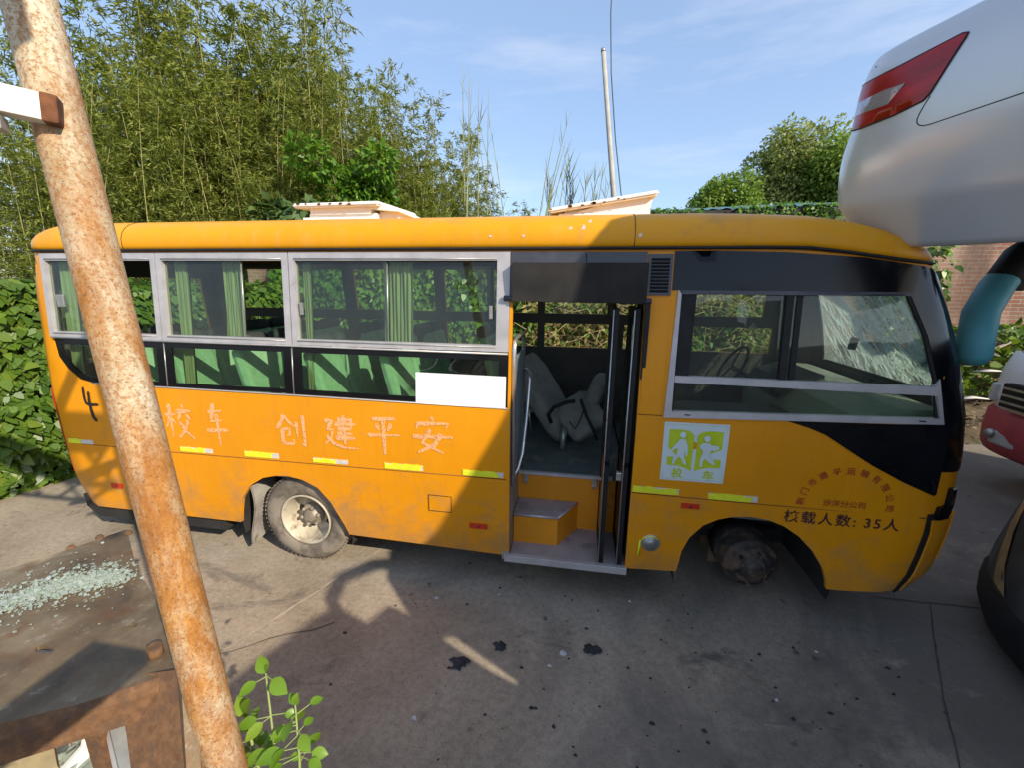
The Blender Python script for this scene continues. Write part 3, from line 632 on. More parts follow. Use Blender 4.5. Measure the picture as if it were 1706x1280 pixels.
# reflective tape strips: yellow with torn pale ends
tp = [(-4.33, -4.075, .94, .985, .55), (-3.208, -2.906, .948, .993, .80), (-2.611, -2.310, .950, 1.0, .84), (-2.012, -1.721, .948, .99, .70), (-1.420, -1.117, .945, .995, .97), (-.811, -.507, .943, .99, .86), (.396, .700, .925, .975, .93), (.886, 1.194, .918, .968, .90)]
for a, b, z0, z1, fr in tp:
    k = a + (b - a) * fr; n_ = 9
    up = [(a + (k - a) * i / n_, z1 + random.uniform(-.005, .003)) for i in range(n_ + 1)]
    up = [(x_, z_ - (random.random() < .3) * random.uniform(.004, .016)) for x_, z_ in up]
    yel = [(a, z0), (k - .01, z0)] + [(k + random.uniform(-.02, .03), z0 + (z1 - z0) * t) for t in (.2, .4, .6, .8)] + up[::-1]
    sh = sheet('reflective_strip', rect(a, b, z0 + .001, z1 - .006), [], S, TAPEW, bus, .3, .003, .003)
    sheet('yellow_film', yel, [], S, TAPE, sh, .3, .0055, .002)
# ---- doorway: folded leaves, steps, sill
dw = MB(); dw.b2(-.50, .40, -.008, .03, .262, .318, .004); dw.build('door_sill', ALU, bus)
mb = MB(); mb.b2(-.46, .39, .03, .50, .25, .312); mb.build('step_tread', pbr('dusty_step_rubber', (.36, .30, .28), .8, 0, .12, 7, .3, dirt=(.22, .18, .17), dirt_at=.55, dirt_scale=5), bus)
sb_ = MB(); sb_.prism([(-.46, .19), (-.115, .19), (.032, .45), (-.46, .45)], .312, .548, 'Z'); stb = sb_.build('step_box', ORANGE_IN, bus)
mb = MB(); mb.prism([(-.46, .19), (-.115, .19), (.032, .45), (-.46, .45)], .549, .560, 'Z'); mb.build('tread_mat', MATS['dusty_step_rubber'], stb)
mb = MB(); mb.tube([(-.46, .186, .553), (-.113, .186, .553)], .012, 6); mb.tube([(-.113, .188, .553), (.034, .448, .553)], .009, 6); mb.build('tread_edge', ALU, stb)
mb = MB(); mb.b2(-.48, .40, .455, .475, .25, .775); rs = mb.build('step_riser', ORANGE_IN, bus)
mb = MB(); mb.b2(-.46, .30, .438, .475, .776, .800, .003); mb.build('floor_edge_trim', ALU, rs)
for x in (-.40, .16):
    mb = MB(); mb.b2(x - .02, x + .02, .430, .454, .715, .79, .003); mb.tube([(x - .014, .433, .74), (x - .014, .433, .70), (x + .014, .433, .70), (x + .014, .433, .74)], .004, 5); mb.build('hasp', STEEL, rs)
mb = MB(); mb.b2(-.52, -.466, .012, .46, .27, 1.46); mb.build('door_jamb', pbr('jamb_paint', (.30, .26, .22), .55, 0, .2, 6, .4, dirt=(.5, .3, .06), dirt_at=.6, dirt_scale=6), bus)
mb = MB(); mb.b2(.39, .42, .035, .46, .27, 2.2); mb.build('door_jamb', UNDER, bus)
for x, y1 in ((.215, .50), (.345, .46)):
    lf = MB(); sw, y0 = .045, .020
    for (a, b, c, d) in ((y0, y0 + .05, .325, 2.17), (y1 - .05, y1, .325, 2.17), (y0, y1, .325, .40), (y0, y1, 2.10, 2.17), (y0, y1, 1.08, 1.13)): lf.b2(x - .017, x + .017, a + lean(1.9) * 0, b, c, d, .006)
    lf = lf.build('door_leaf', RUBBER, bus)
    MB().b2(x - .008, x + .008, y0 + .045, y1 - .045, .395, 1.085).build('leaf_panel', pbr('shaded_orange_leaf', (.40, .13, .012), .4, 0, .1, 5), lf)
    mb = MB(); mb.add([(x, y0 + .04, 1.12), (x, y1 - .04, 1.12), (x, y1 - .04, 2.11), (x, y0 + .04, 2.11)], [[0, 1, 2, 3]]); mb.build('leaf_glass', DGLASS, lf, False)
    mb = MB(); mb.tube([(x - .019, y0 - .004, .34), (x - .019, y0 - .004 , 2.16)], .005, 5); mb.build('leaf_edge_trim', STEEL, lf)
mb = MB(); mb.tube([(.29, .30, 1.02), (.30, .12, .98), (.31, .06, 1.0)], .006, 6); mb.b2(.285, .325, .05, .09, .97, 1.03, .004); mb.build('door_latch', CHROME, bus)
MB().b2(-.46, .39, .03, .30, 2.205, 2.45).build('door_gear_box', UNDER, bus)

# ---- interior
mb = MB(); mb.b2(-4.4, -.49, .06, 2.1, .76, .79); mb.b2(-.49, .40, .476, 2.1, .76, .79); mb.b2(.42, 2.25, .06, 2.1, .76, .79); mb.build('cabin_floor', FLOORM, bus)
mb = MB(); mb.b2(-4.45, 1.75, .16, W - .16, 2.60, 2.63); mb.build('headlining', CEIL, bus)
mb = MB(); mb.b2(-4.44, -4.40, .15, 2.0, .8, 1.58); mb.build('rear_lining', LINING, bus)
# screen panel and hand rail beside the door
sp = MB(); sp.tube([(-.447, .06, .86), (-.447, .06, 1.88), (-.447, .075, 1.925), (-.447, .12, 1.95), (-.447, .44, 1.95), (-.447, .50, 1.93), (-.447, .52, 1.88), (-.447, .52, .80)], .016, 8)
sp = sp.build('screen_rail', CHROME, bus)
MB().b2(-.457, -.437, .07, .51, .98, 1.82, .006).build('screen_panel', pbr('grey_screen_board', (.20, .25, .27), .45, 0, .15, 3, .5, dirt=(.10, .12, .13), dirt_at=.55, dirt_scale=2.5), sp)
mb = MB(); mb.tube([(-.447, .50, 1.64), (-.42, .46, 1.665), (-.385, .40, 1.65), (-.375, .36, 1.60), (-.385, .30, 1.32), (-.40, .20, 1.06), (-.42, .12, .97), (-.445, .075, .93)], .0155, 8); mb.build('grab_rail', CHROME, bus)
# rows of seats
def seat_proto(x, y0, y1):
    cu = MB(); cu.box((x, (y0 + y1) / 2, 1.20), (.42, y1 - y0, .11), (0, R(-4), 0), .04)
    cu = cu.build('passenger_seat', SEATG, bus)
    cu.location = Vector((x, (y0 + y1) / 2, .79)) - Vector(bus.location)
    cu.data.transform(Matrix.Translation(-Vector((x, (y0 + y1) / 2, .79))))
    n = 2; wd = (y1 - y0) / n
    for k in range(n): MB().box((x - .27, y0 + wd * (k + .5), 1.50), (.09, wd - .02, .62), (0, R(-13), 0), .04).build('backrest', COVER, cu)
    for k in range(n): MB().lathe([(.001, -.17), (.05, -.16), (.065, -.1), (.065, .1), (.05, .16), (.001, .17)], (x - .355, y0 + wd * (k + .5), 1.845), 'Y', 14).build('headrest', DARKF, cu)
    sk = MB(); sk.box((x + .17, (y0 + y1) / 2, 1.13), (.03, y1 - y0 - .03, .16), (0, R(10), 0), .01); sk.build('seat_cover', COVER, cu)
    for yy in (y0 + .06, y1 - .06):
        for q_ in (-1, 1): MB().tube([(x + .16 * q_, yy, .79), (x + .12 * q_, yy, 1.15)], .014, 6).build('seat_leg', CHROME, cu)
    return cu
s0 = seat_proto(-1.10, .095, .93); s1 = seat_proto(-.62, 1.25, 2.02)
for k, x in enumerate((-1.72, -2.34, -2.96, -3.60)):
    c = copy_tree(s0, bus); c.location = Vector(s0.location) + Vector((x + 1.10, 0, 0))
for k, x in enumerate((-1.30, -1.95, -2.60, -3.25)):
    c = copy_tree(s1, bus); c.location = Vector(s1.location) + Vector((x + .62, 0, 0))
# curtains drawn back into bunches
def curtain(x0, x1, z0, z1):
    mb = MB(); n = 26; vs = []; fs = []
    for i in range(n + 1):
        x = x0 + (x1 - x0) * i / n; 
        for j in range(5):
            z = z0 + (z1 - z0) * j / 4; p = S(x, z, -.085 - .016 * math.sin(i * 1.9) - .006 * math.sin(i * .7 + j)); vs.append(p)
    for i in range(n):
        for j in range(4): a = i * 5 + j; fs.append([a, a + 5, a + 6, a + 1])
    mb.add(vs, fs, True).build('curtain', CURT, bus)
curtain(-4.27, -4.13, 1.52, 2.49); curtain(-3.16, -3.05, 1.50, 2.49); curtain(-2.74, -2.56, 1.90, 2.49); curtain(-1.42, -1.20, 1.86, 2.49); curtain(-2.055, -2.0, 1.5, 2.49)
mb = MB(); mb.tube([S(-4.3, 2.492, -.085), S(-.5, 2.492, -.085)], .006, 5); mb.build('curtain_rail', CHROME, bus)
# driver's place
mb = MB(); mb.prism([(2.28, .80), (1.75, .80), (1.72, 1.30), (1.82, 1.47), (2.05, 1.55), (2.30, 1.55)], .22, 1.95); db = mb.build('dashboard', CREAM, bus)
mb = MB(); mb.prism([(1.70, 1.36), (1.80, 1.50), (2.04, 1.585), (2.04, 1.56), (1.82, 1.47)], 1.1, 1.9); mb.build('instrument_cowl', DARKF, db)
mb = MB(); c = Vector((1.45, 1.55, 1.55)); ax = Matrix.Rotation(R(-62), 4, 'Y')
pts = [c + (ax @ Vector((.225 * math.cos(a), .225 * math.sin(a), 0))) for a in [2 * math.pi * k / 28 for k in range(29)]]
mb.tube(pts, .014, 7, False); mb.tube([c, c + ax @ Vector((0, 0, -.35))], .02, 7)
for a in (0.4, 2.7, 4.7): mb.tube([c, c + ax @ Vector((.22 * math.cos(a), .22 * math.sin(a), 0))], .009, 6)
mb.build('steering_wheel', RUBBER, bus)
ds = MB(); ds.box((.92, 1.55, 1.22), (.46, .48, .14), (0, R(-4), 0), .05); ds = ds.build('driver_seat', DARKF, bus)
MB().box((.68, 1.55, 1.58), (.11, .46, .70), (0, R(-10), 0), .05).build('backrest', DARKF, ds)
MB().lathe([(.001, -.12), (.05, -.11), (.06, 0), (.05, .11), (.001, .12)], (.60, 1.55, 2.02), 'Y', 14).build('headrest', DARKF, ds)
MB().b2(.78, 1.06, 1.38, 1.72, .79, 1.15).build('seat_base', UNDER, ds)
mb = MB(); mb.box((1.25, .85, 1.05), (1.0, .62, .52), None, .08); mb.build('engine_cover', LINING, bus)
mb = MB(); mb.tube([(2.0, .45, 1.70), (2.09, .62, 1.63), (2.2, .85, 1.60)], [.014, .018, .010], 6); mb.tube([(1.98, .42, 1.71), (2.16, .70, 1.615)], .010, 5); mb.build('wiper', RUBBER, bus)
mb = MB(); mb.box((1.93, .62, 1.92), (.03, .05, .09), (0, .2, .3), .01); mb.build('clip_bracket', RUBBER, bus)
mb = MB(); mb.tube([(.66, .42, .8), (.66, .42, 2.60)], .017, 8); mb.tube([(.66, .42, 2.22), (.68, .5, 2.28), (.72, .75, 2.28), (.73, .9, 2.22)], .014, 8); mb.build('stanchion', CHROME, bus)

# loose folding seat lying in the aisle behind the doorway
ls = empty('loose_seat', (.0, 1.15, .79), 'grey dislodged passenger seat lying tipped over on the floor inside the open doorway', 'seat')
def cushion(name, c, sz, rot, par=None):
    bm = bmesh.new(); bmesh.ops.create_cube(bm, size=1); bmesh.ops.subdivide_edges(bm, edges=list(bm.edges), cuts=5, use_grid_fill=True)
    for v in bm.verts:
        p = v.co * 2; k = 1 - .10 * (p.x ** 4 * p.y ** 4 + p.y ** 4 * p.z ** 4 + p.x ** 4 * p.z ** 4) - .03 * (abs(math.sin(p.x * 5 + p.y * 3)) + abs(math.sin(p.y * 6))); v.co = Vector((p.x * sz[0], p.y * sz[1], p.z * sz[2])) * .5 * k
    bm.transform(Matrix.Translation(c) @ Euler(rot).to_matrix().to_4x4())
    for f in bm.faces: f.smooth = True
    me = bpy.data.meshes.new(name); bm.to_mesh(me); bm.free(); return link(name, me, SEATG, ls)
cushion('backrest', (-.33, 1.32, 1.22), (.94, .50, .17), (R(14), R(58), R(-6)))
cushion('seat', (.03, 1.20, 1.07), (.42, .46, .16), (R(38), R(-32), R(16)))
cushion('side_panel', (.16, 1.36, 1.24), (.15, .40, .44), (R(8), R(16), R(-12)))
mb = MB(); mb.tube([(-.24, 1.0, 1.05), (-.27, .99, 1.13), (-.22, .98, 1.21), (-.10, .97, 1.27), (-.03, .98, 1.28)], .018, 8); mb.build('arm', RUBBER, ls)
mb = MB(); mb.tube([(.02, .98, 1.30), (.08, .95, 1.15), (.16, .93, 1.0), (.18, .92, .94)], .014, 6); mb.tube([(-.07, .97, 1.08), (-.02, .95, 1.02), (.02, .94, 1.10), (.05, .94, 1.2)], .006, 5); mb.build('seat_belt', RUBBER, ls)
MB().tube([(-.13, 1.0, .79), (-.12, 1.05, 1.0)], .03, 8).build('seat_leg', STEEL, ls); MB().tube([(.05, 1.3, .79), (.02, 1.25, 1.05)], .02, 8).build('seat_leg', STEEL, ls)

# ---- wheels, arches, underside
mb = MB(); mb.b2(-4.25, -2.85, .25, 1.9, .45, .755); mb.b2(-1.70, .70, .55, 1.6, .45, .755); mb.b2(1.78, 2.25, .25, 1.9, .45, .755); mb.b2(-2.85, 1.8, .65, 1.5, .52, .755); mb.build('chassis', UNDER, bus)
MB().b2(-1.70, -.53, .10, .55, .42, .755).build('battery_box', UNDER, bus)
def liner(cx, cz, r, y0, y1):
    mb = MB(); n = 16; vs = []; fs = []
    for i in range(n + 1):
        a = R(-14 + 208 * i / n); vs += [(cx + r * math.cos(a), y0, cz + r * math.sin(a)), (cx + r * math.cos(a), y1, cz + r * math.sin(a))]
        if i: k = 2 * i; fs.append([k - 2, k - 1, k + 1, k])
    k = len(vs); mb.add(vs, fs, True); mb.add([vs[2 * i + 1] for i in range(n + 1)], [list(range(n + 1))], False); mb.build('wheel_arch_liner', UNDER, bus, False)
liner(-2.26, .34, .505, .035, .62); liner(1.24, .34, .515, .035, .70)
def wheel(cx, cy, cz, side=-1, parent=bus):
    """side -1: outer face towards -Y"""
    k = side
    t = MB(); pr = [(.205, .20), (.25, .225), (.30, .235), (.345, .225), (.372, .19), (.384, .14), (.386, .10), (.384, .06), (.372, .012), (.350, -.012), (.30, -.018), (.25, -.012), (.222, .004), (.214, .02)]
    t.lathe([(r, -k * a) for r, a in pr], (cx, cy, cz), 'Y', 56); ty = t
    # shallow tread grooves across the crown
    w = ty.build('tyre', TYRE, parent)
    tr = MB()
    for i in range(64):
        a = 2 * math.pi * i / 64; ca, sa = math.cos(a), math.sin(a)
        for y_ in (.035, .165): tr.box((cx + .3835 * ca, cy - k * y_, cz + .3835 * sa), (.012, .05, .016), Euler((0, -a, 0)).to_matrix().to_4x4())
    tr.build('tread_block', TYRE, w)
    rm = MB(); rm.lathe([(.216, -k * .03), (.222, k * .004), (.226, k * .012), (.215, k * .016), (.207, k * .004), (.200, -k * .03), (.188, -k * .06), (.180, -k * .10), (.176, -k * .135), (.165, -k * .150), (.140, -k * .152), (.115, -k * .146), (.108, -k * .12), (.075, -k * .105), (.070, -k * .10), (.001, -k * .10)], (cx, cy, cz), 'Y', 48)
    rm = rm.build('rim', RIM, w)
    for i in range(5):
        a = 2 * math.pi * i / 5 + .55
        hh = MB(); hh.lathe([(.001, -k * .1465), (.030, -k * .1465)], (cx + .142 * math.cos(a), cy + 0, cz + .142 * math.sin(a)), 'Y', 14, False); hh.build('hand_hole', UNDER, rm, False)
    hb = MB(); hb.lathe([(.098, -k * .115), (.098, -k * .085), (.090, -k * .075), (.058, -k * .072), (.055, -k * .045), (.040, -k * .036), (.001, -k * .036)], (cx, cy, cz), 'Y', 30)
    for i in range(6):
        a = 2 * math.pi * i / 6 + .2; hb.lathe([(.015, -k * .08), (.015, -k * .042), (.008, -k * .034), (.001, -k * .034)], (cx + .078 * math.cos(a), cy, cz + .078 * math.sin(a)), 'Y', 8, False)
    hb.build('hub', HUBM, rm)
    return w
wheel(-2.19, .075, .386)
mb = MB(); mb.lathe([(.20, 0), (.36, .0), (.386, .04), (.386, .18), (.36, .21), (.2, .21)], (-2.19, .33, .386), 'Y', 40); mb.build('inner_tyre', RUBBER, bus)
w2 = wheel(-2.19, W - .075, .386, 1)
mb = MB(); mb.lathe([(.2, 0), (.36, 0), (.386, .04), (.386, .16), (.36, .2), (.2, .2)], (1.26, W - .30, .386), 'Y', 40); mb.lathe([(.2, .2), (.15, .12), (.001, .1)], (1.26, W - .30, .386), 'Y', 30); mb.build('tyre', TYRE, bus)
mb = MB(); n = 10; vs = []; fs = []
for i in range(n + 1):
    z = .70 - .60 * i / n; x = -2.655 + .03 * math.sin(i * .5) - .02 * (i / n) ** 2
    vs += [(x, .045, z), (x - .025, .34, z + .02)]
    if i: k = 2 * i; fs.append([k - 2, k - 1, k + 1, k])
k = len(vs); vs += [(p[0] - .012, p[1], p[2]) for p in vs]; fs += [[a + k for a in f[::-1]] for f in fs]
mb.add(vs, fs, True); mb.build('mud_flap', FLAP, bus, False)
# bare brake drum and hub where the front wheel is missing
C0 = (1.345, .22, .255)
mb = MB(); mb.lathe([(.16, .40), (.215, .39), (.218, .24), (.208, .225), (.198, .21), (.198, .10), (.182, .085), (.150, .075), (.146, .05), (.120, .04), (.10, .045), (.095, .02), (.075, .005), (.06, .01), (.055, -.01), (.02, -.012), (.001, -.012)], C0, 'Y', 44)
dr = mb.build('brake_drum', DRUM, bus)
for i in range(6):
    a = 2 * math.pi * i / 6 + .3; MB().lathe([(.012, .06), (.012, -.005), (.001, -.006)], (C0[0] + .125 * math.cos(a), C0[1], C0[2] + .125 * math.sin(a)), 'Y', 8, False).build('wheel_stud', DRUM, dr)
mb = MB(); mb.b2(1.18, 1.40, .60, 1.5, .18, .32); mb.tube([(1.29, .6, .25), (1.29, 1.6, .25)], .06, 10); mb.b2(.95, 1.65, .62, .70, .33, .38); mb.build('front_axle', UNDER, bus)
MB().b2(1.16, 1.42, .66, .94, 0.0, .18).build('axle_block', pbr('old_timber_block', (.16, .12, .08), .9, 0, .3, 8), bus)

# ---- roof hatches
def hatch(x0, x1, y0, y1, lid_pts, extra=None):
    h = MB(); h.b2(x0 + .05, x1 - .05, y0 + .04, y1 - .04, 2.755, 2.86, .012)
    h.b2(x0 + .01, x1 - .06, y0 + .01, y1 - .01, 2.80, 2.828, .008); base = h.build('roof_hatch', HATCHW, bus)
    n = 4; vs = [Vector(p) for p in lid_pts]; t = Vector((0, 0, .034))
    mb = MB(); mb.add([v - t * .5 for v in vs] + [v + t * .5 for v in vs], [[3, 2, 1, 0], [4, 5, 6, 7]] + [[i, (i + 1) % 4, (i + 1) % 4 + 4, i + 4] for i in range(4)])
    bm = bmesh.new(); me = bpy.data.meshes.new('hatch_lid'); me.from_pydata(mb.v, [], mb.f); bm.from_mesh(me)
    bmesh.ops.bevel(bm, geom=list(bm.edges), offset=.012, segments=2, affect='EDGES'); bmesh.ops.recalc_face_normals(bm, faces=bm.faces); bm.to_mesh(me); bm.free()
    link('hatch_lid', me, HATCHW, base); return base
h1 = hatch(-2.30, -1.60, .56, 1.26, [(-2.34, .52, 2.912), (-1.60, .52, 2.918), (-1.59, 1.28, 2.94), (-2.34, 1.28, 2.935)])
mb = MB(); mb.b2(-2.22, -1.70, .575, 1.2, 2.85, 2.90); mb.build('hatch_lid_skirt', HATCHW, h1)
mb = MB(); mb.prism([(-1.70, 2.885), (-1.46, 2.862), (-1.46, 2.882), (-1.70, 2.912)], .58, 1.2); mb.prism([(-1.64, 2.80), (-1.50, 2.80), (-1.50, 2.875), (-1.66, 2.875)], .66, 1.1); mb.build('hatch_flap', HATCHW, h1)
h2 = hatch(-.22, .50, .58, 1.22, [(-.28, .54, 2.842), (.49, .54, 2.950), (.49, 1.26, 2.965), (-.28, 1.26, 2.857)])
mb = MB(); mb.prism([(-.10, 2.83), (.44, 2.83), (.46, 2.93), (.05, 2.872)], .60, 1.2); mb.build('hatch_lid_skirt', HATCHW, h2)
RUST = pbr('dark_rust_flake', (.10, .045, .02), .9, 0, .4, 20)
rr = random.Random(3)
for x0, x1, f in ((-2.40, -1.62, lambda x: 2.921 + .0), (-.27, .48, lambda x: 2.842 + (x + .28) * .1403)):
    for k in range(9):
        x = rr.uniform(x0, x1); y = .516 if x0 < -1 else .536; z = f(x) + rr.uniform(-.012, .012); s_ = rr.uniform(.008, .022)
        MB().add([(x + s_ * math.cos(a) * rr.uniform(.6, 1.3), y, z + .5 * s_ * math.sin(a) * rr.uniform(.5, 1.2)) for a in (0, 1, 2, 3, 4, 5)], [[0, 1, 2, 3, 4, 5]]).build('rust_flake', RUST, h1 if x0 < -1 else h2, False)

# ---- lettering: brush characters as tapered strokes, printed characters as flat text
rs_ = random.Random(44)
def stroke(mb, pts, w0, w1, off, rag=.12, seed=0):
    r_ = random.Random(seed); Q = []
    for i in range(len(pts) - 1):
        a, b = Vector(pts[i]), Vector(pts[i + 1]); n = max(2, int((b - a).length / .018)); Q += [a.lerp(b, j / n) for j in range(n)]
    Q.append(Vector(pts[-1])); N = len(Q); vs = []; fs = []
    for i, p in enumerate(Q):
        t = (Q[min(i + 2, N - 1)] - Q[max(i - 2, 0)]).normalized(); s_ = Vector((-t.y, t.x)); u = i / (N - 1)
        w = (w0 + (w1 - w0) * u) * (1 + r_.uniform(-rag, rag)) * (.65 if i in (0, N - 1) else 1)
        vs += [S(p.x + s_.x * w / 2, p.y + s_.y * w / 2, off), S(p.x - s_.x * w / 2, p.y - s_.y * w / 2, off)]
        if i: k = 2 * i; fs.append([k - 2, k - 1, k + 1, k])
    mb.add(vs, fs)
CH = {'xiao': ((.02, .66, .42, .70), (.22, .98, .22, .02), (.21, .62, .02, .30), (.25, .58, .40, .42), (.68, .98, .74, .87), (.46, .78, 1, .82), (.62, .72, .48, .54), (.80, .72, .96, .56), (.86, .56, .70, .26, .44, .02), (.54, .50, .74, .22, 1.02, .0)),
      'che': ((.2, .80, .82, .84), (.46, 1.0, .30, .57, .80, .61), (.05, .34, .98, .38), (.56, .76, .56, -.02)),
      'chuang': ((.30, 1.0, .18, .74, .0, .52), (.30, .96, .46, .76, .62, .62), (.20, .52, .46, .54, .44, .34, .34, .30), (.20, .52, .19, .10, .3, .04, .54, .06, .57, .2), (.70, .78, .71, .28), (.94, 1.0, .95, .02, .84, .08)),
      'jian': ((.44, .86, .86, .88, .85, .60), (.34, .72, 1.0, .75), (.44, .58, .85, .60), (.42, .44, .90, .46), (.36, .30, .96, .33), (.64, 1.0, .64, .12), (.06, .80, .28, .82, .14, .54, .30, .54, .22, .28, .02, .08), (.10, .36, .30, .12, .6, .02, 1.05, .0)),
      'ping': ((.16, .90, .86, .94), (.28, .78, .36, .60), (.74, .80, .62, .60), (.0, .46, 1.0, .50), (.5, .9, .5, -.06)),
      'an': ((.48, 1.0, .54, .88), (.14, .82, .10, .66), (.12, .80, .92, .84, .82, .68), (.46, .66, .24, .28, .78, .02), (.72, .56, .56, .24, .12, .0), (.0, .44, 1.02, .48))}
for i, (k, x0, x1, z0, z1) in enumerate((('xiao', -3.305, -3.045, 1.06, 1.355), ('che', -2.935, -2.725, 1.03, 1.375), ('chuang', -2.297, -2.05, 1.075, 1.325), ('jian', -1.90, -1.63, 1.085, 1.345), ('ping', -1.54, -1.28, 1.075, 1.36), ('an', -1.185, -.885, 1.095, 1.375))):
    mb = MB()
    for j, st in enumerate(CH[k]):
        pts = [(x0 + (x1 - x0) * st[q], z0 + (z1 - z0) * st[q + 1]) for q in range(0, len(st), 2)]; stroke(mb, pts, rs_.uniform(.030, .042), rs_.uniform(.010, .024), .0024 + .0004 * j, .22, i * 20 + j)
    mb.build('brush_character', LETTER, bus, False)
mb = MB()
stroke(mb, [(-4.068, 1.448), (-4.064, 1.36), (-4.055, 1.315), (-4.03, 1.300), (-3.93, 1.305)], .026, .024, .003, .08, 1)
stroke(mb, [(-4.018, 1.412), (-4.016, 1.25), (-4.010, 1.195), (-3.985, 1.155)], .026, .036, .0036, .08, 2)
mb.build('brush_character', INK, bus, False); mb = MB()
stroke(mb, [(-3.45, 1.418), (-3.40, 1.412), (-3.375, 1.398)], .022, .030, .003, .08, 3)
mb.build('brush_character', INK, bus, False)
FONT_UP = Matrix(((1, 0, 0), (0, 0, -1), (0, 1, 0))).to_4x4()      # text plane -> upright, facing -Y
def letters(name, body, size, x, z, mat, parent, off, rot=0.0, align='CENTER', space=1.0, bold=0.0, sx=1.0, sh=0.0):
    cu = bpy.data.curves.new('text', 'FONT'); cu.body = body; cu.size = size; cu.align_x = align; cu.align_y = 'CENTER'; cu.space_character = space; cu.offset = bold; cu.fill_mode = 'FRONT'
    cu.resolution_u = 3
    to = bpy.data.objects.new('text', cu); COL.objects.link(to)
    bpy.context.view_layer.update()
    me = bpy.data.meshes.new_from_object(to.evaluated_get(bpy.context.evaluated_depsgraph_get())); bpy.data.objects.remove(to)
    base = S(x, z, off)
    for v in me.vertices:
        u, w_ = v.co.x * sx, v.co.y; c_, s_ = math.cos(rot), math.sin(rot); p = S(x + u * c_ - w_ * s_, z + u * s_ + w_ * c_ + u * sh, off); v.co = p
    me.update(); return link(name, me, mat, parent)
letters('capacity_lettering', '核载人数:', .092, 1.365, .838, INKP, bus, .0035, 0, 'LEFT', 1.22, .0012)
letters('capacity_lettering', '35人', .092, 1.835, .838, INKP, bus, .0035, 0, 'LEFT', 1.22, .0012)
A0 = (1.705, .945, .252, .228)
for k, ch in enumerate('荆门市建平运输有限公司'):
    a = R(180 - 180 * k / 10); letters('company_lettering', ch, .052, A0[0] + A0[2] * math.cos(a), A0[1] + .012 + A0[3] * math.sin(a), INKR, bus, .003, a - math.pi / 2, 'CENTER', 1, .0008)
letters('branch_lettering', '沙洋分公司', .050, 1.705, .957, INKR, bus, .003, 0, 'CENTER', 1.0, .0008)
stk = sheet('school_bus_sticker', [(.567, 1.033), (.968, 1.034), (.970, 1.441), (.567, 1.439)], [], S, STICKW, bus, .3, .003, .002)
q = lambda x, y: (.567 + .402 * x, 1.034 + .406 * y)
def patch(name, pts, mat, off): sheet(name, [q(*p) for p in pts], [], S, mat, stk, .3, off, 0)
patch('book_page', [(.08, .27), (.25, .265), (.38, .235), (.475, .185), (.475, .80), (.40, .865), (.27, .885), (.085, .88)], STICKG, .0045)
patch('book_page', [(.525, .185), (.62, .235), (.75, .265), (.92, .27), (.915, .88), (.73, .885), (.60, .865), (.525, .80)], STICKG, .0045)
ft = MB()
for ring_ in ([(.03, .03), (.97, .03), (.97, .97), (.03, .97), (.03, .03)],): ft.tube([S(*q(*p), .0036) for p in ring_], .0012, 4)
ft.build('sticker_border', STICKG, stk)
def pict(pts): patch('child_pictogram', pts, STICKW, .0062)
pict(blob(.30, .80, .048, .052)); pict([(.26, .73), (.34, .73), (.385, .62), (.40, .50), (.385, .43), (.365, .44), (.355, .53), (.345, .50), (.345, .42), (.395, .30), (.36, .285), (.285, .41), (.26, .42), (.22, .36), (.205, .29), (.165, .29), (.17, .38), (.225, .47), (.235, .57), (.18, .545), (.155, .505), (.135, .54), (.17, .60)])
pict(blob(.675, .76, .050, .050)); pict([(.635, .69), (.71, .69), (.76, .655), (.86, .645), (.87, .60), (.80, .555), (.76, .575), (.735, .52), (.73, .45), (.80, .40), (.845, .335), (.815, .315), (.745, .355), (.665, .42), (.64, .36), (.645, .275), (.60, .275), (.595, .40), (.625, .50), (.62, .565), (.575, .59), (.565, .645)])
letters('sticker_character', '校', .072, .672, 1.083, STICKG, stk, .0045, 0, 'CENTER', 1, .002)
letters('sticker_character', '车', .072, .868, 1.081, STICKG, stk, .0045, 0, 'CENTER', 1, .002)
# ------------------------------------------------------------------ vegetation materials
BAMB = leafmat('bamboo_leaf', [(.045, .075, .013), (.105, .155, .023), (.195, .24, .042), (.35, .365, .09)], .40)
BAMT = leafmat('bamboo_tip_leaf', [(.13, .16, .06), (.21, .23, .09), (.30, .30, .12)], .45)
CULM = pbr('bamboo_culm', (.30, .28, .10), .5, 0, .3, 8)
IVY = leafmat('ivy_leaf', [(.035, .085, .012), (.065, .150, .018), (.11, .20, .025), (.17, .24, .03)], .30, .38, .5)
IVYD = leafmat('bright_ivy_leaf', [(.05, .13, .012), (.09, .21, .02), (.16, .29, .03)], .38, .4, .4)
VINE = leafmat('yellow_vine_leaf', [(.13, .13, .03), (.22, .21, .05), (.33, .29, .09), (.38, .31, .14)], .4)
BUSH = leafmat('bush_leaf', [(.045, .095, .015), (.085, .165, .022), (.16, .25, .035)], .35, .4, .4)
BUSHG = leafmat('pale_shrub_leaf', [(.05, .10, .03), (.085, .15, .045), (.13, .20, .06)], .3)
TREEL = leafmat('tree_leaf', [(.09, .16, .025), (.16, .27, .045), (.26, .36, .07)], .4, .5, .3)
TREEP = leafmat('olive_tree_leaf', [(.14, .19, .05), (.24, .29, .085), (.34, .38, .13)], .4, .5, .3)
BARK = pbr('grey_brown_bark', (.13, .10, .075), .9, 0, .3, 9, bmp=.5)
REED = pbr('pale_green_reed', (.24, .26, .13), .7, 0, .2, 5)
SAPL = leafmat('sapling_leaf', [(.08, .19, .015), (.14, .29, .02), (.20, .36, .03), (.28, .42, .05)], .42, .35, .5)
DARKC = pbr('dark_thicket_core', (.018, .024, .008), .95, 0, .4, 5)

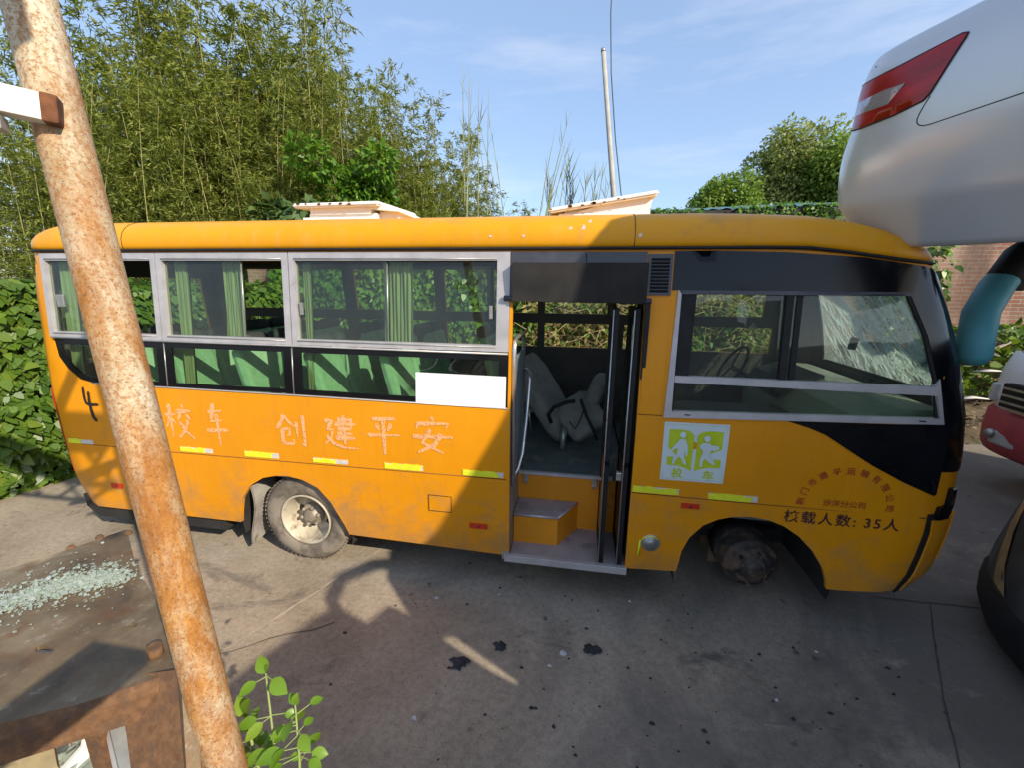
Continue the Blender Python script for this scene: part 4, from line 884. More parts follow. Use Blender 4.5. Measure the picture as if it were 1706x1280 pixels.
def leafobj(name, Q, mat, parent): return link(name, quads_mesh(name, Q, Q.shape[1]), mat, parent)

# ------------------------------------------------------------------ brick wall and its ivy
def brickmat():
    mt = bpy.data.materials.new('weathered_brick'); n = nodes(mt); b = bsdf(n, .9, 0, .2)
    c = n.nodes.new('ShaderNodeTexCoord'); sx = n.nodes.new('ShaderNodeSeparateXYZ'); n.links.new(c.outputs['Object'], sx.inputs[0])
    cb = n.nodes.new('ShaderNodeCombineXYZ'); n.links.new(sx.outputs['X'], cb.inputs['X']); n.links.new(sx.outputs['Z'], cb.inputs['Y'])
    br = n.nodes.new('ShaderNodeTexBrick'); br.inputs['Scale'].default_value = 1.0; br.inputs['Brick Width'].default_value = .25; br.inputs['Row Height'].default_value = .065
    br.inputs['Mortar Size'].default_value = .007; br.inputs['Mortar Smooth'].default_value = .3; br.inputs['Bias'].default_value = -.1
    br.inputs['Color1'].default_value = (.30, .135, .085, 1); br.inputs['Color2'].default_value = (.25, .105, .07, 1); br.inputs['Mortar'].default_value = (.34, .30, .26, 1)
    n.links.new(cb.outputs[0], br.inputs['Vector']); v = mapped(n)
    col = mixc(n, ramp(n, noise(n, v, 1.6, 8, .7), [(.42, (0, 0, 0)), (.72, (.65, .65, .65))]), br.outputs['Color'], (.42, .33, .26))
    col = mixc(n, ramp(n, noise(n, mapped(n, (1.2, 1, .35)), 1.1, 6, .6), [(.46, (0, 0, 0)), (.66, (.80, .80, .80))]), col, (.075, .060, .046))
    n.links.new(col, b.inputs['Base Color']); bump(n, b, br.outputs['Fac'], -.5, .01); return mt
wallo = empty('brick_wall', (3, 5.65, 0), 'long weathered brick boundary wall behind the bus, bare and soot stained at its right end', 'wall')
mb = MB(); mb.b2(-7.2, 15, 5.6, 5.85, -.2, 3.25); mb.build('brickwork', brickmat(), wallo)
mb = MB(); mb.b2(-7.2, 15, 5.56, 5.89, 3.252, 3.32, .01); mb.build('coping', pbr('grey_coping', (.30, .27, .23), .9, 0, .25, 4), wallo)

def hanging(n, x0, x1, z0, z1, y, depth, L0, L1, wr, down=.75, top=None):
    x = rng.uniform(x0, x1, n); z = z0 + (z1 - z0) * rng.uniform(0, 1, n)
    bl = np.sin(x * 2.3 + 1.3 * np.sin(z * 2.1)) * .5 + np.sin(x * 5.1 + z * 3.7) * .3 + rng.normal(0, .25, n)
    yy = y - depth * (.35 + .35 * bl) * rng.uniform(.5, 1.1, n)
    d = np.stack([rng.normal(0, .55, n), -np.abs(rng.normal(.45, .3, n)), -down + rng.normal(0, .35, n)], 1)
    nn = np.stack([rng.normal(0, .35, n), -np.ones(n), .45 + rng.normal(0, .35, n)], 1)
    Ls = rng.uniform(L0 * .6, L1, n); return (leaves6 if wr >= .6 else leaves)(np.stack([x, yy, z], 1), d, nn, Ls, Ls * wr)
iv = empty('ivy_curtain', (-2.5, 5.5, 0), 'thick bright green ivy covering the brick wall, seen through the left bus windows', 'ivy')
leafobj('ivy_leaves', hanging(15000, -6.4, -.9, .1, 3.3, 5.55, .55, .10, .17, .75), IVYD, iv)
mb = MB()
for k in range(40):
    x = random.uniform(-6.3, -1); mb.tube([(x + random.uniform(-.25, .25) * t, 5.5 - .1 * t, 3.4 * t) for t in (0, .3, .6, 1)], [.022, .018, .012, .006], 5)
mb.build('vine_stem', BARK, iv)
yv = empty('dry_vine_mat', (1.0, 5.5, 0), 'tangled yellow green vines over the brick wall, seen through the open bus doorway', 'vine')
leafobj('vine_leaves', np.concatenate([hanging(9500, -1.1, 3.6, .0, 2.15, 5.55, .7, .08, .18, .36, .35), hanging(900, -1.1, 3.6, 2.0, 2.9, 5.55, .3, .08, .16, .4, .5)]), VINE, yv)
leafobj('green_leaves', np.concatenate([hanging(1600, .9, 1.9, 1.6, 3.4, 5.55, .5, .10, .16, .7), hanging(1800, -1.1, 4.0, .0, 2.0, 5.5, .7, .07, .14, .65)]), IVYD, yv)
mb = MB()
for k in range(260):
    x, z = random.uniform(-1.1, 3.6), random.uniform(0, 2.3); mb.tube([(x, 5.35 - random.random() * .3, z), (x + random.uniform(-.3, .3), 5.1 - random.random() * .3, z + random.uniform(-.1, .25)), (x + random.uniform(-.6, .6), 5.0, z + random.uniform(-.35, .3))], [.006, .005, .003], 4, False)
mb.build('dry_stem', pbr('straw_stem', (.42, .34, .17), .8, 0, .2, 5), yv)
wd = empty('wall_weeds', (7.2, 5.3, 0), 'low green weeds growing along the foot of the brick wall beyond the teal mirror', 'weeds')
leafobj('weed_leaves', np.concatenate([hanging(2600, 5.0, 10.5, .55, 1.75, 5.5, .9, .10, .2, .62, -.2), hanging(420, 5.0, 5.9, 1.7, 3.0, 5.55, .35, .10, .18, .7)]), IVY, wd)
# rubble bank between the concrete and the wall
mb = MB(); nx, ny = 46, 12; vs = []; fs = []
for i in range(nx + 1):
    for j in range(ny + 1):
        x = -4 + 18 * i / nx; y = 4.35 + 1.24 * j / ny; t = j / ny
        vs.append((x + random.uniform(-.05, .05), y, (.02 + .42 * t * smooth(3.2, 5, x) + .12 * t) * (1 + random.uniform(-.35, .35)) * (1 if j else 0.05)))
for i in range(nx):
    for j in range(ny): a = i * (ny + 1) + j; fs.append([a, a + ny + 1, a + ny + 2, a + 1])
tag(mb.add(vs, fs, True).build('rubble_bank', EARTH, None, False), kind='structure')
lt = leaves(np.stack([rng.uniform(3.5, 12, 1500), rng.uniform(4.2, 5.4, 1500), rng.uniform(.02, .40, 1500)], 1), unit(1500) * (1, 1, .3), np.tile((0, -.3, 1.), (1500, 1)) + unit(1500) * .5, rng.uniform(.05, .16, 1500), rng.uniform(.03, .07, 1500))
tag(link('leaf_litter', quads_mesh('leaf_litter', lt), pbr('brown_litter', (.16, .11, .065), .9, 0, .5, 9), None), 'brown leaf litter strewn over the rubble bank', 'litter', kind='stuff')
def scrap(x, y, z, L_, lab, bend):
    mb = MB(); mb.tube([(x, y, z), (x + L_ * .4, y - .05, z + bend), (x + L_, y + .05, z + bend * .3)], [.03, .05, .015], 7, True, True, .4)
    tag(mb.build('plastic_scrap', pbr('dirty_white_plastic', (.62, .58, .54), .6), None), lab, 'scrap', 'pale scraps on the rubble')
scrap(5.75, 4.6, .62, .55, 'broad white scrap lying on the rubble, nearest the white truck', .06)
scrap(5.35, 4.5, .34, .45, 'thin curved white strip lying lowest on the rubble beside the bus front', .09)
scrap(6.25, 5.0, 1.02, .45, 'white scrap lying highest on the rubble under the teal mirror', .03)
mb = MB(); mb.tube([(5.3, 4.9, .75), (6.0, 5.0, 1.1), (6.9, 5.2, 1.55)], .025, 6); mb.tube([(5.9, 5.1, .9), (6.5, 5.2, 1.6)], .02, 6); tag(mb.build('dead_branch', pbr('grey_dead_wood', (.24, .21, .18), .9), None), 'bare grey branch leaning over the rubble below the teal mirror', 'branch')

# ------------------------------------------------------------------ ivy hedge at the rear of the bus
hd = empty('ivy_hedge', (-6.1, 2.0, 0), 'ivy covered hedge with glossy lobed leaves at the rear end of the bus', 'hedge')
hp = [(-6.45, -1.4), (-6.22, .0), (-6.02, .9), (-5.85, 1.8), (-5.8, 3.2), (-5.75, 5.5)]
def along(t):
    t = t * (len(hp) - 1); i = min(int(t), len(hp) - 2); f = t - i; a, b = hp[i], hp[i + 1]
    return a[0] + (b[0] - a[0]) * f, a[1] + (b[1] - a[1]) * f
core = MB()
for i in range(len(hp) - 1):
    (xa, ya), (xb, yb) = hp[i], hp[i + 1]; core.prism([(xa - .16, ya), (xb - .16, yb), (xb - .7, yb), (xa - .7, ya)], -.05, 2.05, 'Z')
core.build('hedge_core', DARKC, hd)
N = 9000; t = rng.uniform(0, 1, N) ** 1.15; P = np.array([along(x) for x in t]); z = rng.uniform(.02, 2.28, N)
bl = np.sin(P[:, 1] * 3.1 + z * 2.3) * .5 + np.sin(P[:, 1] * 7 - z * 4.1) * .35
out = .03 + .13 * (.5 + .5 * bl) + rng.normal(0, .03, N) - .14 * np.clip(z - 2.0, 0, 1) ; out *= np.where(z < .5, .7, 1.1)
pos = np.stack([P[:, 0] - .05 + out, P[:, 1], z + .06 * bl], 1)
d = np.stack([.45 + rng.normal(0, .3, N), rng.normal(0, .7, N), -.75 + rng.normal(0, .3, N)], 1); nn = np.stack([np.full(N, .75), rng.normal(-.15, .35, N), .7 + rng.normal(0, .3, N)], 1)
Ls = rng.uniform(.055, .16, N); Q = leaves6(pos, d, nn, Ls, Ls * .80)
NT = 2600; t = rng.uniform(0, 1, NT); P = np.array([along(x) for x in t]); pos = np.stack([P[:, 0] - rng.uniform(.0, .7, NT), P[:, 1], 2.08 + rng.uniform(0, .22, NT)], 1)
Ls = rng.uniform(.09, .15, NT); Q2 = leaves6(pos, unit(NT) * (1, 1, .4), np.tile((0, 0, 1.), (NT, 1)) + unit(NT) * .5, Ls, Ls * .80)
leafobj('hedge_leaves', np.concatenate([Q, Q2]), IVY, hd)

# ------------------------------------------------------------------ bamboo
def bamboo_mesh(seed, nc=15, H=7.0, spread=.9):
    r_ = np.random.default_rng(seed); st = MB(); pos = []; dr = []; nr_ = []; L_ = []; tp_ = []
    for c in range(nc):
        a = r_.uniform(0, 2 * np.pi); rad = spread * np.sqrt(r_.uniform(0, 1)); b = np.array([rad * np.cos(a), rad * np.sin(a), 0])
        h = H * r_.uniform(.62, 1.05); az = r_.uniform(0, 2 * np.pi); le = r_.uniform(.05, .30) * h * .5
        tt = np.linspace(0, 1, 9); pts = [b + np.array([np.cos(az) * le * t ** 2.2, np.sin(az) * le * t ** 2.2, h * (t - .05 * t ** 4)]) for t in tt]
        st.tube([tuple(p) for p in pts], [.020 * (1 - t * .85) for t in tt], 5)
        for t in np.linspace(.12, 1.0, int(h * 3.4)):
            p = b + np.array([np.cos(az) * le * t ** 2.2, np.sin(az) * le * t ** 2.2, h * (t - .05 * t ** 4)])
            for q in range(4):
                ba = r_.uniform(0, 2 * np.pi); bl = r_.uniform(.25, .75) * (1.15 - .75 * t ** 2); up = r_.uniform(.2, .8)
                e = np.array([np.cos(ba) * bl, np.sin(ba) * bl, bl * up])
                nl = int(10 + 8 * r_.uniform())
                s_ = np.sqrt(r_.uniform(.08, 1, nl)); pp = p + e * s_[:, None] + r_.normal(0, .03, (nl, 3)); pp[:, 2] -= .18 * s_ ** 2 * bl
                pos.append(pp); dd = np.tile(e / bl, (nl, 1)) * .7 + r_.normal(0, .5, (nl, 3)); dd[:, 2] -= .45; dr.append(dd)
                n0 = r_.normal(0, .6, (nl, 3)); n0[:, 2] += .8; nr_.append(n0); L_.append(r_.uniform(.09, .18, nl))
    pos = np.concatenate(pos); L_ = np.concatenate(L_)
    Q = leaves(pos, np.concatenate(dr), np.concatenate(nr_), L_, L_ * .20, .35)
    me = bpy.data.meshes.new('culms'); me.from_pydata(st.v, [], st.f); me.polygons.foreach_set('use_smooth', st.sm); me.materials.append(CULM)
    lm = quads_mesh('foliage', Q); return me, lm
bam = [bamboo_mesh(100 + k, 15, 1.0 * h, s_) for k, (h, s_) in enumerate(((7.2, 1.0), (6.6, .9), (7.6, 1.1)))]
def clump(x, y, sc, k, label, mat=None):
    o = empty('bamboo_clump', (x, y, 0), label, 'bamboo', 'bamboo clumps behind the bus')
    for nm, me in (('culms', bam[k][0]), ('foliage', bam[k][1])):
        if nm == 'foliage' and not len(me.materials): me.materials.append(BAMB)
        c = bpy.data.objects.new(nm, me); COL.objects.link(c); c.parent = o
    o.scale = (max(.75, sc) * 1.0, max(.75, sc), sc); o.rotation_euler = (0, 0, random.uniform(0, 6.28)); return o
CL = [(-13.2, 8.6, 1.15, 0, 'tall bamboo clump at the far left edge, behind the rusty post'), (-11.4, 7.4, 1.12, 1, 'tall bamboo clump just right of the rusty post top'),
      (-10.3, 9.2, 1.25, 2, 'tallest dense bamboo rising out of the top left of the picture'), (-9.0, 7.2, 1.04, 0, 'olive bamboo clump over the second sliding window'),
      (-8.6, 9.4, 1.30, 1, 'feathery bamboo whose tips reach the top edge against the sky'), (-7.3, 7.4, .93, 2, 'yellowish bamboo clump left of the bright green creeper'),
      (-6.6, 9.0, 1.10, 0, 'bamboo clump with one tip standing clear above its neighbours'), (-5.7, 7.3, .74, 1, 'lower bamboo clump behind the bright green creeper'),
      (-4.7, 8.0, .86, 2, 'bamboo clump with a pointed top right of the bright green creeper'), (-4.0, 7.0, .66, 0, 'olive bamboo clump above the left roof hatch'),
      (-3.2, 7.9, .78, 1, 'spiky bamboo clump near the right end of the thicket'), (-2.5, 7.0, .52, 2, 'short bamboo clump sloping down beside the tall reeds'),
      (-1.7, 7.6, .52, 0, 'lowest bamboo clump where the thicket meets the open sky'),
      (-12.4, 9.8, 1.32, 1, 'tall bamboo clump behind the post at the far left, second row'), (-10.8, 8.2, 1.18, 0, 'dense bamboo clump between the post and the first rear window'),
      (-9.7, 8.2, 1.16, 1, 'dense bamboo clump above the rear end of the bus roof'), (-8.2, 8.2, 1.06, 2, 'bamboo clump left of the creeper, in the middle row'),
      (-7.6, 9.6, 1.22, 0, 'back row bamboo clump above the bright creeper'), (-6.1, 8.2, .88, 2, 'mid row bamboo clump behind the bright creeper'),
      (-5.2, 9.2, .96, 1, 'back row bamboo clump above the left roof hatch'), (-4.3, 9.0, .82, 2, 'back row bamboo clump right of the left roof hatch'),
      (-3.5, 6.7, .56, 1, 'front bamboo clump low over the middle of the bus roof'), (-2.9, 9.0, .66, 0, 'back row bamboo clump nearest the tall reeds'),
      (-9.9, 6.7, .84, 2, 'front row bamboo clump low behind the first rear window'), (-7.9, 6.6, .74, 1, 'front row bamboo clump low above the second window'),
      (-11.8, 6.6, .96, 0, 'front row bamboo clump beside the rusty post')]
for k_, (x_, y_, s_, v_, t_) in enumerate(((-14.0, 9.4, 1.62, 2, 'tallest bamboo at the far left, mostly hidden behind the post'), (-11.4, 4.6, .80, 1, 'near bamboo clump between the left picture edge and the post'), (-13.0, 5.6, .95, 0, 'dark bamboo clump at the very left edge above the hedge'), (-10.4, 5.4, .85, 2, 'near bamboo clump just above the hedge, left of the post'), (-15.6, 8.4, 1.35, 1, 'bamboo clump at the left picture edge level with the bracket'), (-12.2, 9.2, 1.52, 0, 'back row bamboo whose tips touch the top edge beside the post'), (-11.2, 9.6, 1.56, 1, 'back row bamboo filling the top left corner beside the post'),
        (-10.0, 10.2, 1.54, 2, 'back row bamboo reaching the top edge over the first window'), (-9.0, 10.2, 1.38, 0, 'back row bamboo reaching the top edge over the second window'), (-8.2, 10.8, 1.36, 1, 'back row bamboo nearly touching the top edge above the creeper'),
        (-7.2, 10.4, 1.18, 2, 'back row bamboo left of the lone tall tip'), (-6.3, 10.2, 1.08, 0, 'back row bamboo under the lone tall tip'), (-5.4, 10.4, 1.02, 1, 'back row bamboo right of the lone tall tip'), (-4.5, 10.2, .92, 2, 'back row bamboo over the right side of the left hatch'),
        (-3.6, 10.0, .80, 0, 'back row bamboo descending towards the reeds'), (-2.7, 9.8, .62, 1, 'lowest back row bamboo beside the reeds'), (-13.0, 7.2, 1.05, 2, 'front bamboo at the far left between hedge and post'), (-10.6, 7.6, 1.02, 1, 'front bamboo right of the post over the rear window'), (-6.9, 6.8, .66, 0, 'front bamboo between the grey green shrub and the creeper'), (-4.6, 6.8, .60, 1, 'front bamboo just behind the left roof hatch'))): CL.append((x_, y_, s_, v_, t_))
for a in CL: clump(*a)
# loose tips standing clear of the mass
def tip(x, y, h, label):
    o = empty('bamboo_shoot', (x, y, 0), label, 'bamboo', 'single bamboo stems above the thicket'); r_ = np.random.default_rng(int(h * 100)); st = MB(); pts = [(x + .25 * math.sin(t * 2) * t, y, h * t) for t in np.linspace(0, 1, 10)]
    st.tube(pts, [.018 * (1 - .9 * k / 9) + .002 for k in range(10)], 5); st.build('culm', CULM, o); P_ = []; D_ = []
    for t in np.linspace(.6, 1, 26):
        p = np.array([x + .25 * math.sin(t * 2) * t, y, h * t])
        for q_ in range(2):
            a = r_.uniform(0, 6.28); bl = r_.uniform(.15, .6) * (1.55 - t) ; e = np.array([math.cos(a) * bl, math.sin(a) * bl * .7, bl * .25])
            for s_ in r_.uniform(.2, 1, 8): P_.append(p + e * s_ + r_.normal(0, .03, 3)); D_.append(e / bl * .5 + r_.normal(0, .4, 3) + np.array((0, 0, -.35)))
    P_ = np.array(P_); n = len(P_); Ls = r_.uniform(.12, .22, n); leafobj('foliage', leaves(P_, np.array(D_), unit(n) + (0, 0, .6), Ls, Ls * .2), BAMT, o)
tip(-6.15, 8.0, 8.5, 'slender bamboo stem whose leafy tip stands alone against the sky'); tip(-5.0, 8.0, 7.35, 'bamboo stem tip above the middle of the thicket'); tip(-3.95, 8.0, 6.6, 'bamboo stem tip standing up left of the tall reeds'); tip(-7.2, 8.2, 9.6, 'tallest bamboo stem tip near the top edge of the picture')
# dark backing slab: deep shade put into its colour, closes low sky gaps
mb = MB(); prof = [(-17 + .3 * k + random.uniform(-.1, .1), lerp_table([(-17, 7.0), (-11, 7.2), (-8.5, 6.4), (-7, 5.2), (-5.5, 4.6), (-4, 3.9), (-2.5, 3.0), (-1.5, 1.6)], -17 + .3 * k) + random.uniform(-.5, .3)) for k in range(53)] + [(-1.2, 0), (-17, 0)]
mb.prism(prof, 10.9, 11.6); tag(mb.build('thicket_shade', DARKC, None), 'dark slab behind the bamboo standing in for the shade in its depth', 'shade backing', kind='stuff')

def bush(name, label, cat, c, rad, n, mat, L0, L1, wr, seed, nl=14, stem=True, z0=0):
    o = empty(name, (c[0], c[1], z0), label, cat); r_ = np.random.default_rng(seed); P_ = []; D_ = []
    lobes = [(np.array(c) + np.array(rad) * np.clip(r_.normal(0, .42, 3), -.62, .62), r_.uniform(.28, .5)) for _ in range(nl)]
    per = n // nl
    for lc, s_ in lobes:
        u = r_.normal(size=(per, 3)); u /= np.linalg.norm(u, axis=1, keepdims=True); rr_ = r_.uniform(.45, 1.05, per) ** .6
        P_.append(lc + u * rr_[:, None] * s_ * np.array(rad)); D_.append(u * .7 + r_.normal(0, .5, (per, 3)) + np.array((0, 0, -.3)))
    P_ = np.concatenate(P_); D_ = np.concatenate(D_); m_ = P_[:, 2] > z0; P_, D_ = P_[m_], D_[m_]; k = len(P_)
    nn = (P_ - np.array(c)) / np.array(rad) + r_.normal(0, .5, (k, 3)) + np.array((0, 0, .6)); Ls = r_.uniform(L0, L1, k)
    leafobj('crown' if cat == 'tree' else 'foliage', (leaves6 if wr >= .62 else leaves)(P_, D_, nn, Ls, Ls * wr), mat, o)
    if stem:
        mb = MB(); tr = .045 * rad[2]; mb.tube([(c[0], c[1], z0 - .1), (c[0] + .04 * rad[0], c[1], z0 + (c[2] - z0) * .5), (c[0], c[1], c[2])], [tr, tr * .75, tr * .45], 8)
        for lc, s_ in lobes[:8]: mb.tube([(c[0], c[1], z0 + (c[2] - z0) * .55), tuple((np.array(c) + lc) / 2), tuple(lc)], [tr * .5, tr * .35, tr * .12], 6)
        mb.build('trunk' if cat == 'tree' else 'stem', BARK, o)
    return o
bush('creeper_shrub', 'bright green leafy creeper climbing in front of the bamboo above the roof', 'shrub', (-5.15, 6.7, 4.25), (1.25, .7, 1.1), 7500, IVYD, .08, .18, .62, 21, 20)
bush('broadleaf_shrub', 'grey green broad leaved shrub just above the bus roof behind the post', 'shrub', (-6.6, 6.5, 3.55), (1.0, .6, .55), 1500, BUSHG, .16, .28, .65, 22)
bush('broadleaf_shrub', 'dull green broad leaved shrub touching the left side of the left roof hatch', 'shrub', (-5.2, 6.3, 3.35), (.8, .5, .5), 1300, BUSHG, .14, .24, .65, 23)
bush('undergrowth_shrub', 'small green bush at the right foot of the bamboo thicket', 'shrub', (-3.4, 6.4, 3.2), (1.1, .5, .7), 1500, BAMB, .12, .22, .25, 24)

# tall thin reeds against the sky
def reeds(x, y, n, h0, h1, lab, lean_, seed, plume=False):
    o = empty('reed_tuft', (x, y, 0), lab, 'reeds', 'tall reeds against the sky'); r_ = random.Random(seed); mb = MB(); P_ = []; D_ = []
    for k in range(n):
        bx = x + r_.uniform(-.35, .35); h = r_.uniform(h0, h1); l = lean_ + r_.uniform(-.16, .16)
        pts = [(bx + l * h * .25 * t ** 2, y + r_.uniform(-.02, .02), h * t) for t in (0, .3, .6, .8, .92, 1)]
        mb.tube(pts, [.016, .015, .013, .010, .007, .003], 5)
        for q_ in range(9 if not plume else 34):
            t = r_.uniform(.45, .95); P_.append((bx + l * h * .25 * t * t, y, h * t)); D_.append((r_.uniform(-.5, .5), r_.uniform(-.2, .2), 1.0))
    mb.build('stalk', REED, o); k = len(P_); Ls = np.array([r_.uniform(.25, .6) for _ in range(k)]); leafobj('blade', leaves(np.array(P_), np.array(D_), unit(k), Ls, Ls * .035, .3), BAMT, o)
reeds(-2.55, 7.4, 5, 5.8, 7.1, 'tall thin reeds standing beside the right end of the bamboo', .0, 1)
reeds(-1.9, 7.4, 3, 5.2, 6.1, 'thin reed stalks leaning left between the bamboo and the right reeds', -.5, 2)
reeds(-1.15, 7.4, 6, 5.0, 6.2, 'reed tuft leaning right in the open sky over the middle of the bus', .45, 3)
reeds(-.55, 7.6, 7, 4.6, 5.5, 'pale dry reed tuft left of the leaning utility pole', -.1, 4, True)
reeds(.0, 7.6, 6, 4.2, 4.95, 'pale dry reed tuft standing close beside the utility pole', .25, 5, True)

# distant trees
def tree(x, y, h, r_, seed, lab, mat, nl=22, n=7000, L0=.35, L1=.7, rz=None):
    return bush('broadleaf_tree', lab, 'tree', (x, y, h - (rz or r_) * .95), (r_, r_ * .9, rz or r_), n, mat, L0, L1, .6, seed, nl)
tree(9.2, 31, 9.6, 2.3, 31, 'nearer dark green round tree above the shed roof', TREEL, 40, 20000, .16, .36, 2.9)
tree(15.3, 36, 13.9, 3.5, 32, 'taller pale olive tree rising behind the dark round tree', TREEP, 44, 26000, .18, .40, 4.3)
tree(17.8, 33, 12.4, 2.8, 33, 'dark tree beside the silver car tail at the right of the group', TREEL, 36, 20000, .17, .38, 3.8)
tree(7.6, 34, 7.6, 1.8, 34, 'small low tree at the left end of the distant tree group', TREEL, 24, 10000, .15, .34, 3.0)
tree(20.5, 38, 13.5, 3.4, 35, 'distant tree mostly hidden behind the silver car', TREEL, 26, 12000, .2, .4, 5.0)

# shed with a ragged roof beyond the wall
sh = empty('shed', (3.0, 7.6, 0), 'low shed roof with ragged teal sheeting and creepers beyond the bus roof', 'shed')
mb = MB(); mb.b2(1.5, 5.2, 7.4, 9.6, 0, 3.72); mb.build('wall', pbr('shed_wall', (.14, .11, .09), .9, 0, .3, 3), sh)
mb = MB(); nx = 60; vs = []; fs = []
for i in range(nx + 1):
    x = 1.25 + 4.0 * i / nx; zf = 3.88 + .10 * (i / nx) + .025 * math.sin(i * 1.7) + random.uniform(-.012, .012)
    vs += [(x, 7.0, zf - .06), (x, 8.4, zf + .18), (x, 9.9, zf + .10)]
    if i: k = 3 * i; fs += [[k - 3, k, k + 1, k - 2], [k - 2, k + 1, k + 2, k - 1]]
mb.add(vs, fs, True); mb.build('roof', pbr('weathered_teal_sheet', (.10, .22, .24), .6, 0, .35, 2.0, .4, dirt=(.10, .09, .07), dirt_at=.5, dirt_scale=2.5), sh, False)
mb = MB(); mb.b2(1.2, 5.2, 7.0, 7.06, 3.74, 3.83); mb.build('fascia', pbr('dark_eave', (.03, .028, .026), .8), sh)
o_ = leafobj('roof_creeper', np.concatenate([hanging(int(220 * (b - a)), a, b, 3.62, c_ - .05, 7.0, .3, .05, .11, .6, .3) for a, b, c_ in ((1.2, 1.9, 3.95), (1.9, 2.3, 3.9), (2.9, 3.3, 3.95), (3.2, 4.5, 4.02), (4.3, 4.9, 4.0))]), IVYD, sh)
t2 = empty('tiled_hut', (5.2, 7.2, 0), 'corner of a grey tiled roof beside the silver car bumper', 'hut'); mb = MB(); mb.b2(4.75, 6.4, 7.2, 9, 0, 3.55); mb.build('wall', MATS['shed_wall'], t2); mb = MB()
for i in range(12):
    x = 4.6 + i * .15; mb.tube([(x, 6.95, 3.62), (x, 8.2, 4.0)], .075, 8, True, True, .6)
mb.build('roof', pbr('grey_roof_tile', (.22, .19, .17), .85, 0, .3, 6), t2)

# utility pole and its cable
up = empty('utility_pole', (.85, 7.0, 0), 'slim pale grey utility pole leaning to the left behind the right roof hatch', 'pole')
mb = MB(); mb.tube([(.86, 7.0, 1.6), (.547, 7.0, 4.05), (.163, 7.0, 6.83)], [.062, .058, .046], 12); mb.build('shaft', pbr('pale_concrete_pole', (.42, .40, .36), .8, 0, .15, 4, dirt=(.25, .22, .18), dirt_at=.6, dirt_scale=2), up)
MB().tube([(.166, 7.0, 6.80), (.160, 7.0, 6.86)], [.05, .046], 12).build('cap', STEEL, up)
mb = MB(); mb.tube([(.86, 6.95, 3.2), (.70, 6.95, 4.05), (.50, 6.95, 5.2), (.34, 6.95, 6.4), (.27, 6.95, 7.4), (.26, 6.95, 8.6), (.28, 6.95, 10.2)], .013, 6); tag(mb.build('overhead_cable', pbr('dark_blue_cable', (.03, .06, .09), .5), None), 'dark cable hanging down close beside the leaning utility pole', 'cable')
# ------------------------------------------------------------------ silver car stacked beside the bus roof
SILVER = pbr('silver_car_paint', (.60, .635, .68), .24, .25, .03, 2, .5, dirt=(.40, .38, .35), dirt_at=.70, dirt_scale=2.2, coat=.35)
CARDARK = pbr('car_underside', (.03, .028, .026), .8, 0, .3, 6)
CARGLASS = glassmat('car_glass', (.05, .06, .06), .9)
LRED = pbr('red_lamp_lens', (.36, .003, .009), .25, 0, .35, 7, .4, coat=.25, stretch=(1, 1, 3))
LCLR = pbr('clear_lamp_lens', (.40, .36, .42), .12, .4, .25, 30, .6, coat=.6, stretch=(1, 1, 12))
az, pi_, ro = R(-63), R(.5), R(18.8)
F_ = Vector((math.cos(az) * math.cos(pi_), math.sin(az) * math.cos(pi_), math.sin(pi_))); L0_ = Vector((-math.sin(az), math.cos(az), 0)); U0_ = F_.cross(L0_)
L_ = L0_ * math.cos(ro) + U0_ * math.sin(ro); U_ = U0_ * math.cos(ro) - L0_ * math.sin(ro)
CO = Vector((2.44, 1.03, 2.72))
KS = 1.14; CO = CO + Vector((-.02, -.02, -.07))
CM = Matrix(((F_.x * KS, L_.x * KS, U_.x * KS, CO.x), (F_.y * KS, L_.y * KS, U_.y * KS, CO.y), (F_.z * KS, L_.z * KS, U_.z * KS, CO.z), (0, 0, 0, 1)))
car = bpy.data.objects.new('silver_car', None); COL.objects.link(car); car.matrix_world = CM
tag(car, 'silver sedan stacked high at the right, its tail leaning on the bus roof', 'car')
def clink(name, me, mat, parent=None):
    o = bpy.data.objects.new(name, me); COL.objects.link(o); me.materials.append(mat); o.parent = parent or car; return o
def cbuild(mb, name, mat, parent=None, recalc=True):
    o = mb.build(name, mat, None, recalc); o.parent = parent or car; return o
# side stations: x, half width factor, and z of the section rows (car local metres)
ST = [ # x     halfw  under  lip   crease mid   lampB  shoulder deck
 (0.00, .40, .30, .27, .46, .58, .80, 1.00, 1.06), (.025, .60, .27, .245, .46, .58, .80, 1.00, 1.065), (.10, .735, .25, .235, .46, .59, .80, 1.005, 1.075),
 (.24, .815, .24, .23, .465, .60, .805, 1.01, 1.085), (.45, .86, .23, .225, .47, .61, .81, 1.01, 1.09), (.75, .885, .22, .22, .47, .62, .81, 1.01, 1.10),
 (1.15, .895, .21, .22, .47, .63, .82, 1.0, 1.12), (1.6, .90, .20, .22, .47, .63, .83, .99, 1.20), (2.2, .90, .20, .22, .47, .63, .83, .97, 1.2), (3.2, .90, .20, .22, .47, .62, .82, .93, 1.0),
 (3.42, .86, .20, .22, .47, .60, .80, .90, .97), (3.52, .72, .22, .24, .46, .58, .78, .86, .92), (3.56, .45, .26, .28, .46, .56, .72, .80, .85)]
cols = []
